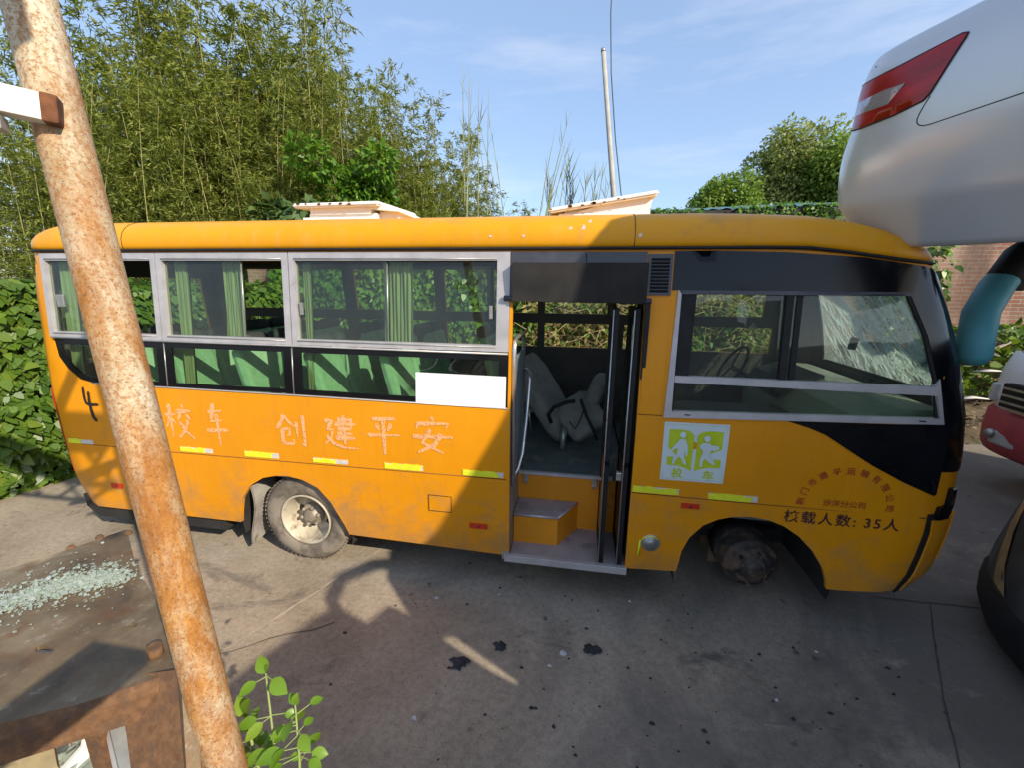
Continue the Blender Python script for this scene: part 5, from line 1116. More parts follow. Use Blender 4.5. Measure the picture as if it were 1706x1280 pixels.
for (x, hw, zu, zl, zc, zm, zb, zs, zd) in ST:
    e = smooth(.9, .0, x) if x < .9 else 0
    e = max(0, 1 - x / .8); e = e * e
    zu -= .075; zl -= .075; zc -= .05
    row = [(x + .14 * e, .0, zu), (x + .10 * e, hw * .86, zu), (x + .085 * e, hw * .955, zl + .02), (x - .035 * e, hw * 1.02, zc), (x - .030 * e, hw * 1.005, zm + .03), (x + .075 * e, hw * .985 - .02 * (1 - e), zb), (x + .115 * e, hw * .965 - .05 * (1 - e * .6), zs), (x + .15 * e, hw * .84, zd), (x + .13 * e, 0, zd + .012)]
    cols.append(row)
bm = bmesh.new(); nrow = len(cols[0])
def half(sgn):
    g = []
    for row in cols: g.append([bm.verts.new((p[0], sgn * p[1], p[2])) for p in row])
    for i in range(len(g) - 1):
        for k in range(nrow - 1):
            q_ = [g[i][k], g[i][k + 1], g[i + 1][k + 1], g[i + 1][k]]; bm.faces.new(q_ if sgn < 0 else q_[::-1])
    for e_ in ([g[0], g[-1]]):
        pass
    return g
ga, gb = half(-1), half(1)
for g1, g2 in ((ga[0], gb[0]), (ga[-1], gb[-1])):
    for k in range(nrow - 1):
        try: bm.faces.new([g1[k], g2[k], g2[k + 1], g1[k + 1]])
        except Exception: pass
bmesh.ops.remove_doubles(bm, verts=bm.verts, dist=1e-4); bmesh.ops.recalc_face_normals(bm, faces=bm.faces)
cl = bm.edges.layers.float.new('crease_edge')
for e in bm.edges:
    a, b_ = e.verts
    for sg in (0,):
        pass
def rowof(v):
    best = min(((abs(v.co.x - r_[k][0]) + abs(abs(v.co.y) - r_[k][1]) + abs(v.co.z - r_[k][2]), k) for r_ in cols for k in range(nrow))); return best[1]
rw = {v: rowof(v) for v in bm.verts}
CRZ = {2: .8, 3: .85, 5: .5, 7: .5}
for e in bm.edges:
    a, b_ = e.verts
    if rw[a] == rw[b_] and rw[a] in CRZ: e[cl] = CRZ[rw[a]]
for f in bm.faces: f.smooth = True
me = bpy.data.meshes.new('body'); bm.to_mesh(me); bm.free()
cb = clink('body', me, SILVER); md = cb.modifiers.new('s', 'SUBSURF'); md.levels = md.render_levels = 3
bpy.context.view_layer.update(); dg = bpy.context.evaluated_depsgraph_get(); ev = cb.evaluated_get(dg); m2 = bpy.data.meshes.new_from_object(ev); cb.modifiers.clear(); cb.data = m2
bt = BVHTree.FromPolygons([v.co.copy() for v in m2.vertices], [list(p.vertices) for p in m2.polygons])
def CS(u, z, off=0.0):
    """on the car's rear right corner: u is metres along the side from the axis of the corner, negative round to the tail"""
    c = Vector((.42, -.42, z))
    if u >= 0: o, d = Vector((.42 + u, -2, z)), Vector((0, 1, 0))
    else:
        a = min(-u / .42, 1.75); d = -Vector((-math.sin(a), -math.cos(a), 0)); o = c - d * 2
    h = bt.ray_cast(o, d)
    if h[0] is None: return c
    return h[0] + h[1] * off * (1 if h[1].dot(d) < 0 else -1)
def csheet(name, outer, mat, off, parent=None, step=.04, thick=.006):
    o = sheet(name, outer, [], CS, mat, None, step, off, thick); o.parent = parent or car; return o
lens = [(-.62, .80), (-.45, .785), (-.2, .78), (.0, .79), (.12, .81), (.145, .83), (.24, .985), (.245, 1.0), (.225, 1.005), (.0, .985), (-.25, .975), (-.45, .97), (-.60, .955)]
lmp = csheet('tail_lamp', lens, LRED, .006)
csheet('clear_lens', [(-.30, .845), (-.03, .845), (.04, .905), (-.06, .91), (-.28, .90)], LCLR, .009, lmp)
mb = MB(); mb.tube([CS(u, z, .004) for u, z in dense(lens, .02)] + [CS(*lens[0], .004)], .0035, 5); cbuild(mb, 'lamp_seal', RUBBER, lmp)
mb = MB(); mb.tube([CS(u, z, .0005) for u, z in ((.145, .82), (.125, .79), (.110, .762), (.103, .742), (.105, .728), (.115, .717), (.132, .710), (.16, .708), (.2, .710), (.3, .715), (.4, .720), (.5, .725), (.65, .730), (.8, .735), (.95, .738))], .0022, 6)
mb.tube([CS(u, z, .001) for u, z in ((-.2, 1.03), (-.45, 1.02), (-.62, 1.0))], .003, 5); cbuild(mb, 'panel_gap', RUBBER)
# cabin, glass, wheels of the rest of the car
mb = MB(); gh = [(1.05, 1.08, .80), (1.75, 1.44, .58), (2.5, 1.47, .58), (3.35, .98, .78)]
vs = []; fs = []
for x, z, h in gh: vs += [(x, -h, z), (x, h, z)]
vs += [(1.05, -.86, .95), (1.05, .86, .95), (3.35, -.86, .92), (3.35, .86, .92)]
mb.add(vs, [[0, 1, 3, 2], [2, 3, 5, 4], [4, 5, 7, 6], [0, 2, 4, 6, 10, 8], [1, 9, 11, 7, 5, 3], [8, 9, 1, 0], [6, 7, 11, 10]]); cbuild(mb, 'cabin_glass', CARGLASS)
mb = MB(); mb.box((2.12, 0, 1.462), (.95, 1.12, .03), (0, R(-2), 0), .012); cbuild(mb, 'roof', SILVER)
mb = MB(); mb.b2(.35, 3.4, -.70, .70, .15, .26); cbuild(mb, 'underside', CARDARK)
for x_ in (1.42,): csheet('wheel_arch', blob(x_ - .42, .30, .38, .38, 24), RUBBER, .006, None, .08)
for x in (1.42,):
    for s_ in (-1, 1):
        mb = MB(); mb.lathe([(.19, -.09), (.30, -.09), (.315, -.05), (.315, .05), (.30, .09), (.19, .09), (.17, .02), (.001, .03)] if s_ > 0 else [(.19, .09), (.30, .09), (.315, .05), (.315, -.05), (.30, -.09), (.19, -.09), (.17, -.02), (.001, -.03)], (x, s_ * .82, .30), 'Y', 28); cbuild(mb, 'wheel', RUBBER)

# ------------------------------------------------------------------ added unseen van under the silver car, shaped to shade bus and yard
VANP = pbr('dull_white_van_paint', (.42, .42, .40), .5, 0, .1, 3)
van = empty('shadow_van', (2.9, -3.2, 0), 'added unseen van under the silver car, outlined to throw shade on bus and yard', 'shadow caster')
sheet('side_panel', [(-5.5, .35), (-1.72, .35), (-1.69, 2.50), (-2.2, 2.56), (-2.44, 2.46), (-2.54, 2.21), (-2.62, 2.36), (-2.85, 2.41), (-2.96, 2.63), (-3.14, 2.69), (-3.84, 2.84), (-5.5, 2.9)][::1],
      [[(-2.50, 2.02), (-2.40, 1.96), (-2.31, 1.60), (-2.35, 1.62), (-2.42, 1.76)]], lambda y, z, o: Vector((1.95 + o, y, z)), VANP, van, .2, 0, .03)  # notches and slit traced from the shadow edge and sunlit sliver
mb = MB(); mb.b2(2.78, 3.75, -5.45, -1.74, .35, 2.12, .05); mb.build('body', VANP, van)
for y in (-2.3, -4.8):
    for x in (2.2, 3.6): MB().lathe([(.001, -.1), (.34, -.1), (.36, 0), (.34, .1), (.001, .1)], (x, y, .36), 'X', 24).build('wheel', RUBBER, van)
mb = MB(); mb.tube([(1.95, -2.24, 2.46), (1.95, -2.45, 2.61), (1.95, -2.78, 2.74), (1.95, -2.97, 2.70), (1.95, -3.0, 2.58)], .045, 8); mb.build('shadow_loop', RUBBER, van)  # added loop that casts the arched shadow on the concrete

sb2 = sheet('shadow_bonnet', [(2.25, -1.36), (2.30, -1.50), (2.42, -1.69), (3.44, -2.60), (4.36, -3.46), (5.0, -2.6), (3.4, -.8), (2.6, -.9)], [], lambda x, y, o: Vector((x, y, 4.25 + .03 * math.sin(x * 2 + y) + o)), VANP, None, .2, 0, .03)  # added sheet out of view, its edge traced to shade the bus roof
tag(sb2, 'added unseen bonnet above the silver car, cut to shade the bus roof', 'bonnet')
# ------------------------------------------------------------------ dark coach front with a teal horn mirror
COACHD = pbr('dark_coach_paint', (.030, .031, .034), .42, 0, .3, 3, .5, dirt=(.075, .070, .06), dirt_at=.55, dirt_scale=3)
TEAL = pbr('teal_mirror_paint', (.085, .34, .41), .5, 0, .12, 6, .5, dirt=(.05, .09, .10), dirt_at=.66, dirt_scale=7)
cch = empty('dark_coach', (4.2, -.9, 0), 'dark coach nose at the right edge with mud yellow streak and teal horn mirror', 'coach')
def nose(x0, z, bul=.50):  # plan outline of the front at one height
    P_ = []; y0, y1 = -2.5, .60
    for i in range(15):
        t = i / 14; y = y1 + (y0 - y1) * t; e = abs(2 * t - 1); P_.append((x0 + bul * e ** 3, y, z))
    return P_
lev = [(2.72, .05), (2.64, .12), (2.61, .28), (2.63, .46), (2.67, .64), (2.72, .84), (2.81, 1.15), (2.98, 1.8), (3.1, 2.05), (3.3, 2.18), (3.8, 2.22)]
mb = MB(); vs = []; fs = []
for x0, z in lev: vs += nose(x0, z) + [(6.5, -2.5, z), (6.5, .60, z)]
nn_ = 17
for i in range(len(lev) - 1):
    for k in range(nn_): a = i * nn_ + k; b_ = i * nn_ + (k + 1) % nn_; fs.append([a, b_, b_ + nn_, a + nn_])
fs.append(list(range(nn_))); fs.append([(len(lev) - 1) * nn_ + k for k in range(nn_)][::-1]); mb.add(vs, fs, True); mb.build('body', COACHD, cch)
mb = MB(); vs = []; fs = []
def face(y, z, o=.008):
    x0 = lerp_table([(b, a) for a, b in lev], z); t = (y - .60) / (-2.5 - .60); return Vector((x0 + .50 * abs(2 * t - 1) ** 3 - o, y, z))
def npatch(name, y0, y1, z0, z1, mat, o):
    m_ = MB(); ny, nz2 = 12, 6; m_.add([face(y0 + (y1 - y0) * i / ny, z0 + (z1 - z0) * k / nz2, o) for i in range(ny + 1) for k in range(nz2 + 1)], [[i * (nz2 + 1) + k, (i + 1) * (nz2 + 1) + k, (i + 1) * (nz2 + 1) + k + 1, i * (nz2 + 1) + k + 1] for i in range(ny) for k in range(nz2)], True); return m_.build(name, mat, cch, False)
npatch('windscreen', .40, -2.3, 1.14, 2.0, CARGLASS, .008)
npatch('headlight', -.15, -.50, .56, .74, LCLR, .010); npatch('headlight', -1.4, -1.75, .56, .74, LCLR, .010)
npatch('grille', -.62, -1.28, .52, .78, RUBBER, .010)
mb = MB(); vs = []; fs = []
bl_ = [(2.705, .03, .01), (2.615, .10, .02), (2.575, .20, .02), (2.585, .32, .02), (2.625, .37, .0)]
for x0, z, e in bl_: vs += nose(x0, z, .51)
for i in range(len(bl_) - 1):
    for k in range(14): a = i * 15 + k; fs.append([a, a + 1, a + 16, a + 15])
mb.add(vs, fs, True); mb.build('bumper', RUBBER, cch, False)
mb = MB(); vs = []; fs = []
def nz_(y, z):
    x0 = lerp_table([(b, a) for a, b in lev], z); t = (y - .60) / (-2.5 - .60); return (x0 + .50 * abs(2 * t - 1) ** 3 - .006, y, z)
ys = [(.52, .42), (.46, .32), (.33, .18), (.22, .04)]
for (a, b_), z in zip(ys, (.90, .70, .52, .385)): vs += [nz_(a, z), nz_((a + b_) / 2, z), nz_(b_, z)]
for i in range(3):
    for k in range(2): a = i * 3 + k; fs.append([a, a + 1, a + 4, a + 3])
mb.add(vs, fs, True); mb.build('mud_streak', pbr('mud_yellow_paint', (.36, .25, .11), .7, 0, .3, 9), cch, False)
mr = MB(); mr.tube([(3.35, .35, 2.62), (3.0, .46, 2.66), (2.80, .46, 2.60), (2.66, .435, 2.50), (2.52, .375, 2.335), (2.435, .33, 2.17), (2.405, .28, 2.02), (2.40, .255, 1.90), (2.41, .25, 1.855)], [.05, .075, .085, .09, .094, .096, .095, .09, .06], 16, True, True, .8)
mr.cur = 0; mr = mr.build('horn_mirror', TEAL, cch)
mb = MB(); mb.tube([(3.40, .33, 2.60), (3.02, .45, 2.665), (2.80, .445, 2.615), (2.655, .42, 2.505), (2.55, .375, 2.38), (2.50, .35, 2.30)], [.05, .085, .10, .105, .09, .04], 14, True, True, .9); mb.build('mirror_arm', RUBBER, mr)
mb = MB(); mb.b2(2.56, 2.66, .36, .44, 2.30, 2.36, .01); mb.build('mirror_hinge', RUBBER, mr)

# ------------------------------------------------------------------ white truck behind the coach
trk = empty('white_truck', (5.6, 2.0, 0), 'white truck cab with a red bumper and dark grille behind the coach', 'truck')
TY, TZ = .17, .10
def tnose(x0, z, w0, w1, b=.22):
    P_ = []
    for i in range(13):
        t = i / 12; y = w1 + (w0 - w1) * t; P_.append((x0 + b * abs(2 * t - 1) ** 4, y, z))
    return P_
def tloft(levels, name, mat, x1=6.8):
    mb = MB(); vs = []; fs = []; n_ = 15
    for x0, z in levels: vs += tnose(x0, z + TZ, 1.05 + TY, 2.95 + TY) + [(x1, 1.05 + TY, z + TZ), (x1, 2.95 + TY, z + TZ)]
    for i in range(len(levels) - 1):
        for k in range(n_): a = i * n_ + k; b_ = i * n_ + (k + 1) % n_; fs.append([a, b_, b_ + n_, a + n_])
    fs.append(list(range(n_))); fs.append([(len(levels) - 1) * n_ + k for k in range(n_)][::-1]); mb.add(vs, fs, True); return mb.build(name, mat, trk)
tloft([(4.82, .78), (4.78, 1.0), (4.80, 1.28), (4.88, 1.50)], 'body', pbr('dusty_white_truck_paint', (.66, .66, .64), .4, 0, .05, 4, .5, dirt=(.45, .43, .40), dirt_at=.6, dirt_scale=4))
tloft([(4.93, 1.502), (5.0, 1.56), (5.35, 2.2), (5.42, 2.27)], 'windscreen', CARGLASS); tloft([(5.42, 2.272), (5.5, 2.37), (5.7, 2.42)], 'roof', MATS['dusty_white_truck_paint'])
tloft([(4.80, .34), (4.76, .40), (4.74, .60), (4.76, .80), (4.82, .86)], 'bumper', pbr('faded_red_bumper', (.36, .045, .06), .5, 0, .15, 5))
gr = MB().b2(4.74, 4.9, 1.3 + TY, 2.56 + TY, .90 + TZ, 1.18 + TZ, .015).build('grille', RUBBER, trk)
for z in (.96, 1.04, 1.12): MB().b2(4.73, 4.742, 1.32 + TY, 2.54 + TY, z + TZ - .012, z + TZ + .012).build('grille_bar', STEEL, gr)
MB().box((4.80, 2.42 + TY, .54 + TZ), (.10, .34, .16), None, .03).build('fog_lamp_recess', pbr('pale_recess', (.42, .42, .42), .5), trk); MB().lathe([(.001, -.09), (.05, -.085), (.055, -.05)], (4.80, 2.56 + TY, .57 + TZ), 'X', 14).build('fog_lamp', STEEL, trk)
MB().box((4.90, 2.80 + TY, 1.02 + TZ), (.10, .12, .22), (0, 0, R(-30)), .03).build('headlight', pbr('cloudy_headlamp', (.50, .50, .48), .3, 0, .1, 9), trk)
for y in (1.2 + TY, 2.8 + TY): MB().lathe([(.001, -.11), (.33, -.11), (.35, 0), (.33, .11), (.001, .11)], (5.8, y, .35), 'Y', 24).build('wheel', RUBBER, trk)

# ------------------------------------------------------------------ foreground: rusty steel post and scrap
def world_xyz(n):
    g = n.nodes.new('ShaderNodeNewGeometry'); return g.outputs['Position']
def rustmat():
    mt = bpy.data.materials.new('rusty_painted_steel'); n = nodes(mt); b = bsdf(n, .78, 0, .25); v = mapped(n, (1, 1, .35))
    paint = ramp(n, noise(n, mapped(n), 6, 8, .7), [(.3, (.50, .42, .27)), (.55, (.62, .55, .40)), (.75, (.70, .66, .55))])
    rust = ramp(n, noise(n, v, 15, 9, .75), [(.25, (.15, .045, .012)), (.48, (.36, .135, .022)), (.72, (.58, .28, .06))])
    g_ = n.nodes.new('ShaderNodeSeparateXYZ'); n.links.new(world_xyz(n), g_.inputs[0]); mr_ = n.nodes.new('ShaderNodeMapRange'); mr_.inputs['From Min'].default_value = 2.0; mr_.inputs['From Max'].default_value = 2.9; mr_.inputs['To Min'].default_value = 0; mr_.inputs['To Max'].default_value = .085; n.links.new(g_.outputs['Z'], mr_.inputs['Value'])
    sb_ = n.nodes.new('ShaderNodeMath'); sb_.operation = 'SUBTRACT'; n.links.new(noise(n, v, 5.0, 10, .76, .5), sb_.inputs[0]); n.links.new(mr_.outputs[0], sb_.inputs[1])      # the paint has survived best near the top
    c = mixc(n, ramp(n, sb_.outputs[0], [(.36, (0, 0, 0)), (.58, (.95, .95, .95))]), paint, rust)
    c = mixc(n, ramp(n, noise(n, mapped(n, (1, 1, .12)), 24, 8, .7), [(.54, (0, 0, 0)), (.66, (.55, .55, .55))]), c, (.40, .17, .035))      # runs
    c = mixc(n, ramp(n, noise(n, mapped(n), 85, 7, .8), [(.49, (0, 0, 0)), (.58, (.72, .72, .72))]), c, (.33, .125, .028))                   # pits
    c = mixc(n, ramp(n, noise(n, mapped(n), 150, 5, .75), [(.57, (0, 0, 0)), (.64, (.75, .75, .75))]), c, (.075, .042, .022))
    n.links.new(c, b.inputs['Base Color']); bump(n, b, noise(n, mapped(n), 95, 8, .8), .8, .004); return mt
RUSTP = rustmat()
fr = empty('rusty_steel_frame', (-.62, -2.2, 0), 'rusty round steel post leaning across the left foreground with a white bracket', 'post')
pt, pb = Vector((-1.335, -1.77, 2.95)), Vector((-.945, -1.985, 1.07)); ax = (pb - pt).normalized()
ptop = pt - ax * .75; pbot = pb + ax * 1.05
mb = MB(); mb.tube([ptop.lerp(pbot, t) for t in np.linspace(0, 1, 14)], [.0535 - .006 * t for t in np.linspace(0, 1, 14)], 28); mb.build('post', RUSTP, fr)
br = MB(); c0 = pt.lerp(pb, .165)
WPAINT = pbr('white_chipped_bracket_paint', (.76, .74, .70), .5, 0, .05, 6, .4, dirt=(.34, .16, .06), dirt_at=.63, dirt_scale=8)
A_, B_ = Vector((-1.224, -1.839, 2.691)), Vector((-1.56, -2.15, 2.73))
d_ = (B_ - A_).normalized(); s_ = d_.cross(Vector((0, 0, 1))).normalized(); u_ = s_.cross(d_)
RM = Matrix((( d_.x, s_.x, u_.x, 0), (d_.y, s_.y, u_.y, 0), (d_.z, s_.z, u_.z, 0), (0, 0, 0, 1)))
mid = (A_ + B_) / 2; ln = (B_ - A_).length
mb = MB(); mb.box(mid, (ln, .05, .058), RM, .004); bk = mb.build('bracket', WPAINT, fr)
mb = MB(); mb.box(mid - u_ * .050 + d_ * .06, (ln - .06, .05, .03), RM, .003); mb.build('bracket_flange', pbr('grey_flange', (.45, .44, .42), .6), bk)
mb = MB(); mb.box(A_ + d_ * .012, (.03, .054, .062), RM, .006); mb.build('weld_patch', pbr('dark_weld_rust', (.16, .06, .025), .9, 0, .4, 30), bk)
mb = MB(); mb.b2(-1.75, -.30, -2.66, -2.52, 3.56, 3.80); mb.tube([tuple(ptop), (-.9, -2.55, 3.68)], .05, 8); mb.tube([(-1.75, -2.59, 3.20), (-.32, -2.59, 3.20)], .03, 8); mb.build('shadow_beam', RUSTP, fr)  # added out of view: beam that shades the rear end of the bus
mb = MB()
for x in (-1.7, -1.15, -.66): mb.tube([(x, -2.59, 3.20), (x + .34, -2.59, 3.58)], .026, 8); mb.tube([(x + .34, -2.59, 3.2), (x + .05, -2.59, 3.57)], .018, 8)
mb.tube([(-.75, -2.59, 2.98), (-.32, -2.59, 3.22)], .022, 8); mb.build('shadow_brace', RUSTP, fr)  # unseen bars added for the lattice part of that shadow
MB().b2(-.38, -.18, -3.6, -2.66, 1.96, 2.0, .004).build('shadow_board', RUSTP, fr)  # unseen board added to throw a dark band on post and panel
# scrap metal deck with crushed glass
SCRAP = bpy.data.materials.new('weathered_scrap_steel'); n = nodes(SCRAP); b = bsdf(n, .55, .25, .4); v = mapped(n)
c = ramp(n, noise(n, v, 4, 8, .65, .3), [(.28, (.060, .042, .030)), (.5, (.17, .118, .066)), (.72, (.30, .235, .145))])
c = mixc(n, ramp(n, noise(n, v, 7, 8, .7), [(.55, (0, 0, 0)), (.68, (.8, .8, .8))]), c, (.17, .080, .034))
c = mixc(n, ramp(n, noise(n, v, 16, 8, .75), [(.58, (0, 0, 0)), (.70, (.55, .55, .55))]), c, (.46, .42, .36))
n.links.new(c, b.inputs['Base Color']); bump(n, b, noise(n, v, 40, 7, .7), .35, .004)
RUSTB = pbr('brown_rust', (.165, .085, .042), .85, 0, .30, 40, .25, dirt=(.12, .07, .045), dirt_at=.50, dirt_scale=22, bmp=.15)
dk = empty('scrap_deck', (-1.75, -1.85, 0), 'battered brown sheet steel panel with bolt holes lying behind the rusty post', 'scrap panel')
dko = [(-2.199, -1.665), (-2.08, -1.47), (-2.001, -1.351), (-1.72, -1.545), (-1.453, -1.690), (-1.147, -1.887), (-1.12, -1.93), (-1.30, -2.05), (-1.47, -2.16), (-1.70, -2.32), (-2.05, -2.55), (-2.6, -2.4)]
dz = lambda x, y: 1.2 + .010 * math.sin(x * 9 + y * 4) + .006 * math.sin(y * 17 - x * 5)
sheet('panel', dko[::1], [blob(-1.585, -1.93, .030, .012), blob(-1.70, -1.70, .016, .008), blob(-1.42, -1.80, .014, .007)], lambda x, y, o: Vector((x, y, dz(x, y) + o)), SCRAP, dk, .06, 0, .012)
mb = MB(); fl = [(-1.12, -1.93), (-1.30, -2.05), (-1.47, -2.16), (-1.70, -2.32), (-2.05, -2.55)]
vs = []; fs = []
for i, (x, y) in enumerate(fl):
    vs += [(x, y, dz(x, y) + .001), (x + .010, y - .018, 1.175), (x + .012, y - .022, 1.10)]
    if i: k = 3 * i; fs += [[k - 3, k, k + 1, k - 2], [k - 2, k + 1, k + 2, k - 1]]
mb.add(vs, fs, False); mb.build('folded_edge', RUSTB, dk, False)
for x, y in ((-2.06, -1.42), (-2.10, -1.50), (-1.965, -1.372)): MB().lathe([(.014, -.004), (.014, .006), (.010, .011), (.001, .012)], (x, y, dz(x, y)), 'Z', 8).build('bolt', RUSTB, dk)
mb = MB(); mb.tube([(-1.235, -1.885, 1.19), (-1.235, -1.885, 1.232)], .020, 10); mb.build('pipe_stub', RUSTB, dk)
for x, y in ((-2.1, -2.0), (-1.98, -1.45), (-1.35, -1.98)): MB().b2(x - .03, x + .03, y - .03, y + .03, 0, 1.17).build('support_leg', RUSTB, dk)
GSH = bpy.data.materials.new('broken_glass_crumbs'); n = nodes(GSH); b = bsdf(n, .06, 0, .9); b.inputs['Base Color'].default_value = (.50, .57, .49, 1); b.inputs['Transmission Weight'].default_value = .35; b.inputs['Alpha'].default_value = .9
bandc = [(-2.02, -1.80), (-1.90, -1.70), (-1.80, -1.62), (-1.70, -1.565)]
mb = MB(); rg = random.Random(9)
for k in range(3600):
    t = rg.random() * 3; i = min(2, int(t)); f = t - i; cx = bandc[i][0] + (bandc[i + 1][0] - bandc[i][0]) * f; cy = bandc[i][1] + (bandc[i + 1][1] - bandc[i][1]) * f
    wd_ = .055 * (1.15 - .22 * t) * rg.choice((.4, .8, 1, 1.2, 2.2)); ox, oy = rg.gauss(0, wd_), rg.gauss(0, wd_ * .8); x, y = cx + ox + .3 * oy, cy + oy - .05
    if not inside((x, y), dko): continue
    s_ = rg.choice((.0018, .0025, .0035, .0045, .0065)) * rg.uniform(.7, 1.4); h_ = s_ * rg.uniform(.25, .6); a0 = rg.uniform(0, 6.28); tl1, tl2 = rg.uniform(-.5, .5), rg.uniform(-.5, .5); z0 = dz(x, y) + rg.uniform(0.001, .012)
    base = [(x + s_ * math.cos(a0 + a) * rg.uniform(.6, 1.3), y + s_ * math.sin(a0 + a) * rg.uniform(.6, 1.3)) for a in (0, 1.5, 3.1, 4.6)]
    mb.add([(p, q_, z0) for p, q_ in base] + [(p, q_, z0 + h_ + (p - x) * tl1 + (q_ - y) * tl2) for p, q_ in base], [[3, 2, 1, 0], [4, 5, 6, 7]] + [[i_, (i_ + 1) % 4, (i_ + 1) % 4 + 4, i_ + 4] for i_ in range(4)])
tag(mb.build('broken_glass', GSH, None), 'band of glittering green white broken glass crumbs on the brown steel panel', 'broken glass', kind='stuff')
mb = MB()
for k in range(420):
    x, y = rg.uniform(-1.62, -1.30), rg.uniform(-2.14, -1.84); s_ = rg.uniform(.01, .03); a0 = rg.uniform(0, 6.28); z0 = .72 + rg.uniform(0, .10)
    mb.add([(x + s_ * math.cos(a0 + a), y + s_ * math.sin(a0 + a), z0 + rg.uniform(-.012, .012)) for a in (0, 1.4, 3.1, 4.4)], [[0, 1, 2, 3]])
tag(mb.build('broken_glass', GSH, None, False), 'dark green shards heaped in the gap under the brown steel panel', 'broken glass', kind='stuff')
# scrap pieces in the bottom left corner
pc = empty('scrap_channel', (-1.08, -2.02, 0), 'rusty brown steel channel with two bolt holes standing at the foot of the post', 'steel channel')
def slab(name, q4, th, mat, par):
    q4 = [Vector(p) for p in q4]; nn = (q4[1] - q4[0]).cross(q4[3] - q4[0]).normalized() * th
    return MB().add(q4 + [p - nn for p in q4], [[0, 1, 2, 3], [7, 6, 5, 4]] + [[i, i + 4, (i + 1) % 4 + 4, (i + 1) % 4] for i in range(4)]).build(name, mat, par)

slab('web', [(-1.299, -1.934, 1.165), (-1.057, -1.931, 1.235), (-.938, -2.056, 1.04), (-1.15, -2.053, 1.0)], .012, RUSTB, pc)
slab('web', [(-1.15, -2.053, 1.0), (-.938, -2.056, 1.04), (-.90, -2.04, .30), (-1.12, -2.04, .30)], .012, RUSTB, pc)
for c_, e_ in (((-1.222, -1.978, 1.102), .017), ((-1.208, -1.990, 1.066), .016)):
    c_ = Vector(c_); a_ = Vector((.24, .003, .07)).normalized(); b_ = Vector((.12, -.125, -.165)).normalized(); nn = a_.cross(b_); nn = nn if nn.z > 0 else -nn
    MB().add([c_ + nn * .012 + a_ * math.cos(t) * e_ + b_ * math.sin(t) * e_ * .7 for t in [k * math.pi / 7 for k in range(14)]], [list(range(14))]).build('bolt_hole', UNDER, pc, False)
slab('flange', [(-1.057, -1.931, 1.245), (-1.02, -1.952, 1.262), (-.925, -2.062, 1.05), (-.938, -2.056, 1.04)], .03, SCRAP, pc)
ch = empty('aluminium_channel', (-1.2, -2.0, 0), 'pale grey metal channel strip standing left of the rusty brown channel', 'channel')
slab('web', [(-1.415, -1.915, 1.085), (-1.365, -1.925, 1.09), (-1.17, -2.045, .92), (-1.23, -2.035, .915)], .02, ALU, ch)
slab('lip', [(-1.365, -1.925, 1.092), (-1.352, -1.930, 1.10), (-1.158, -2.048, .93), (-1.17, -2.045, .922)], .03, STEEL, ch)
slab('web', [(-1.23, -2.035, .915), (-1.17, -2.045, .92), (-1.15, -2.05, .2), (-1.21, -2.04, .2)], .02, ALU, ch)
bd = tag(MB().build('x', UNDER) if False else slab('scrap_board', [(-1.90, -2.20, .93), (-1.56, -1.975, .965), (-1.43, -2.05, .93), (-1.75, -2.35, .90)], .02, pbr('pale_scrap_board', (.36, .29, .17), .8, 0, .2, 8, .3, dirt=(.22, .16, .1), dirt_at=.6, dirt_scale=6), None), 'pale tan scrap board in the very bottom left corner under the steel panel', 'board')
wb = empty('white_bracket_scrap', (-1.5, -1.93, .78), 'small forked white plastic bracket lying among dark glass shards', 'bracket')
mb = MB(); P3 = [Vector(p) for p in ((-1.55, -1.89, .90), (-1.52, -1.93, .84), (-1.53, -1.98, .80))]
mb.tube(P3, [.012, .02, .03], 6, True, False, .4); mb.tube([P3[1], (-1.45, -1.93, .83), (-1.41, -1.92, .835)], [.02, .022, .01], 6, True, False, .4); mb.build('fork', pbr('white_plastic', (.74, .74, .72), .45), wb)
for o__, z0 in ((pc, 0), (ch, 0)): pass

# ------------------------------------------------------------------ sapling in the foreground
sg = empty('sapling', (-.80, -1.92, 0), 'young sapling with bright green oval leaves beside the foot of the rusty post', 'plant')
stems = [[(-.82, -1.92, 0), (-.82, -1.93, .6), (-.845, -1.91, .95), (-.885, -1.86, 1.17)], [(-.80, -1.92, 0), (-.78, -1.93, .6), (-.775, -1.90, .92), (-.80, -1.86, 1.07)], [(-.84, -1.93, .5), (-.90, -1.92, .85), (-.95, -1.89, 1.03)]]
mb = MB(); P_ = []; D_ = []; rs = random.Random(12)
for st in stems:
    st = [Vector(p) for p in st]; mb.tube(st, [.006, .005, .004, .0025][:len(st)], 6)
    for k in range(19):
        t = rs.uniform(.40, 1.0) * (len(st) - 1) * .999; i = int(t); p = st[i].lerp(st[i + 1], t - i)
        a = rs.uniform(0, 6.28); d = Vector((math.cos(a), math.sin(a), rs.uniform(-.1, .5))).normalized(); e = p + d * rs.uniform(.015, .045); mb.tube([p, e], [.002, .0015], 4, False)
        P_.append(e); D_.append(d + Vector((0, 0, -.25)))
    P_.append(st[-1]); D_.append(Vector((.2, 0, 1))); P_.append(st[-1]); D_.append(Vector((-.6, .3, .6)))
mb.build('stem', pbr('pale_green_stem', (.26, .32, .10), .6), sg)
mb = MB()
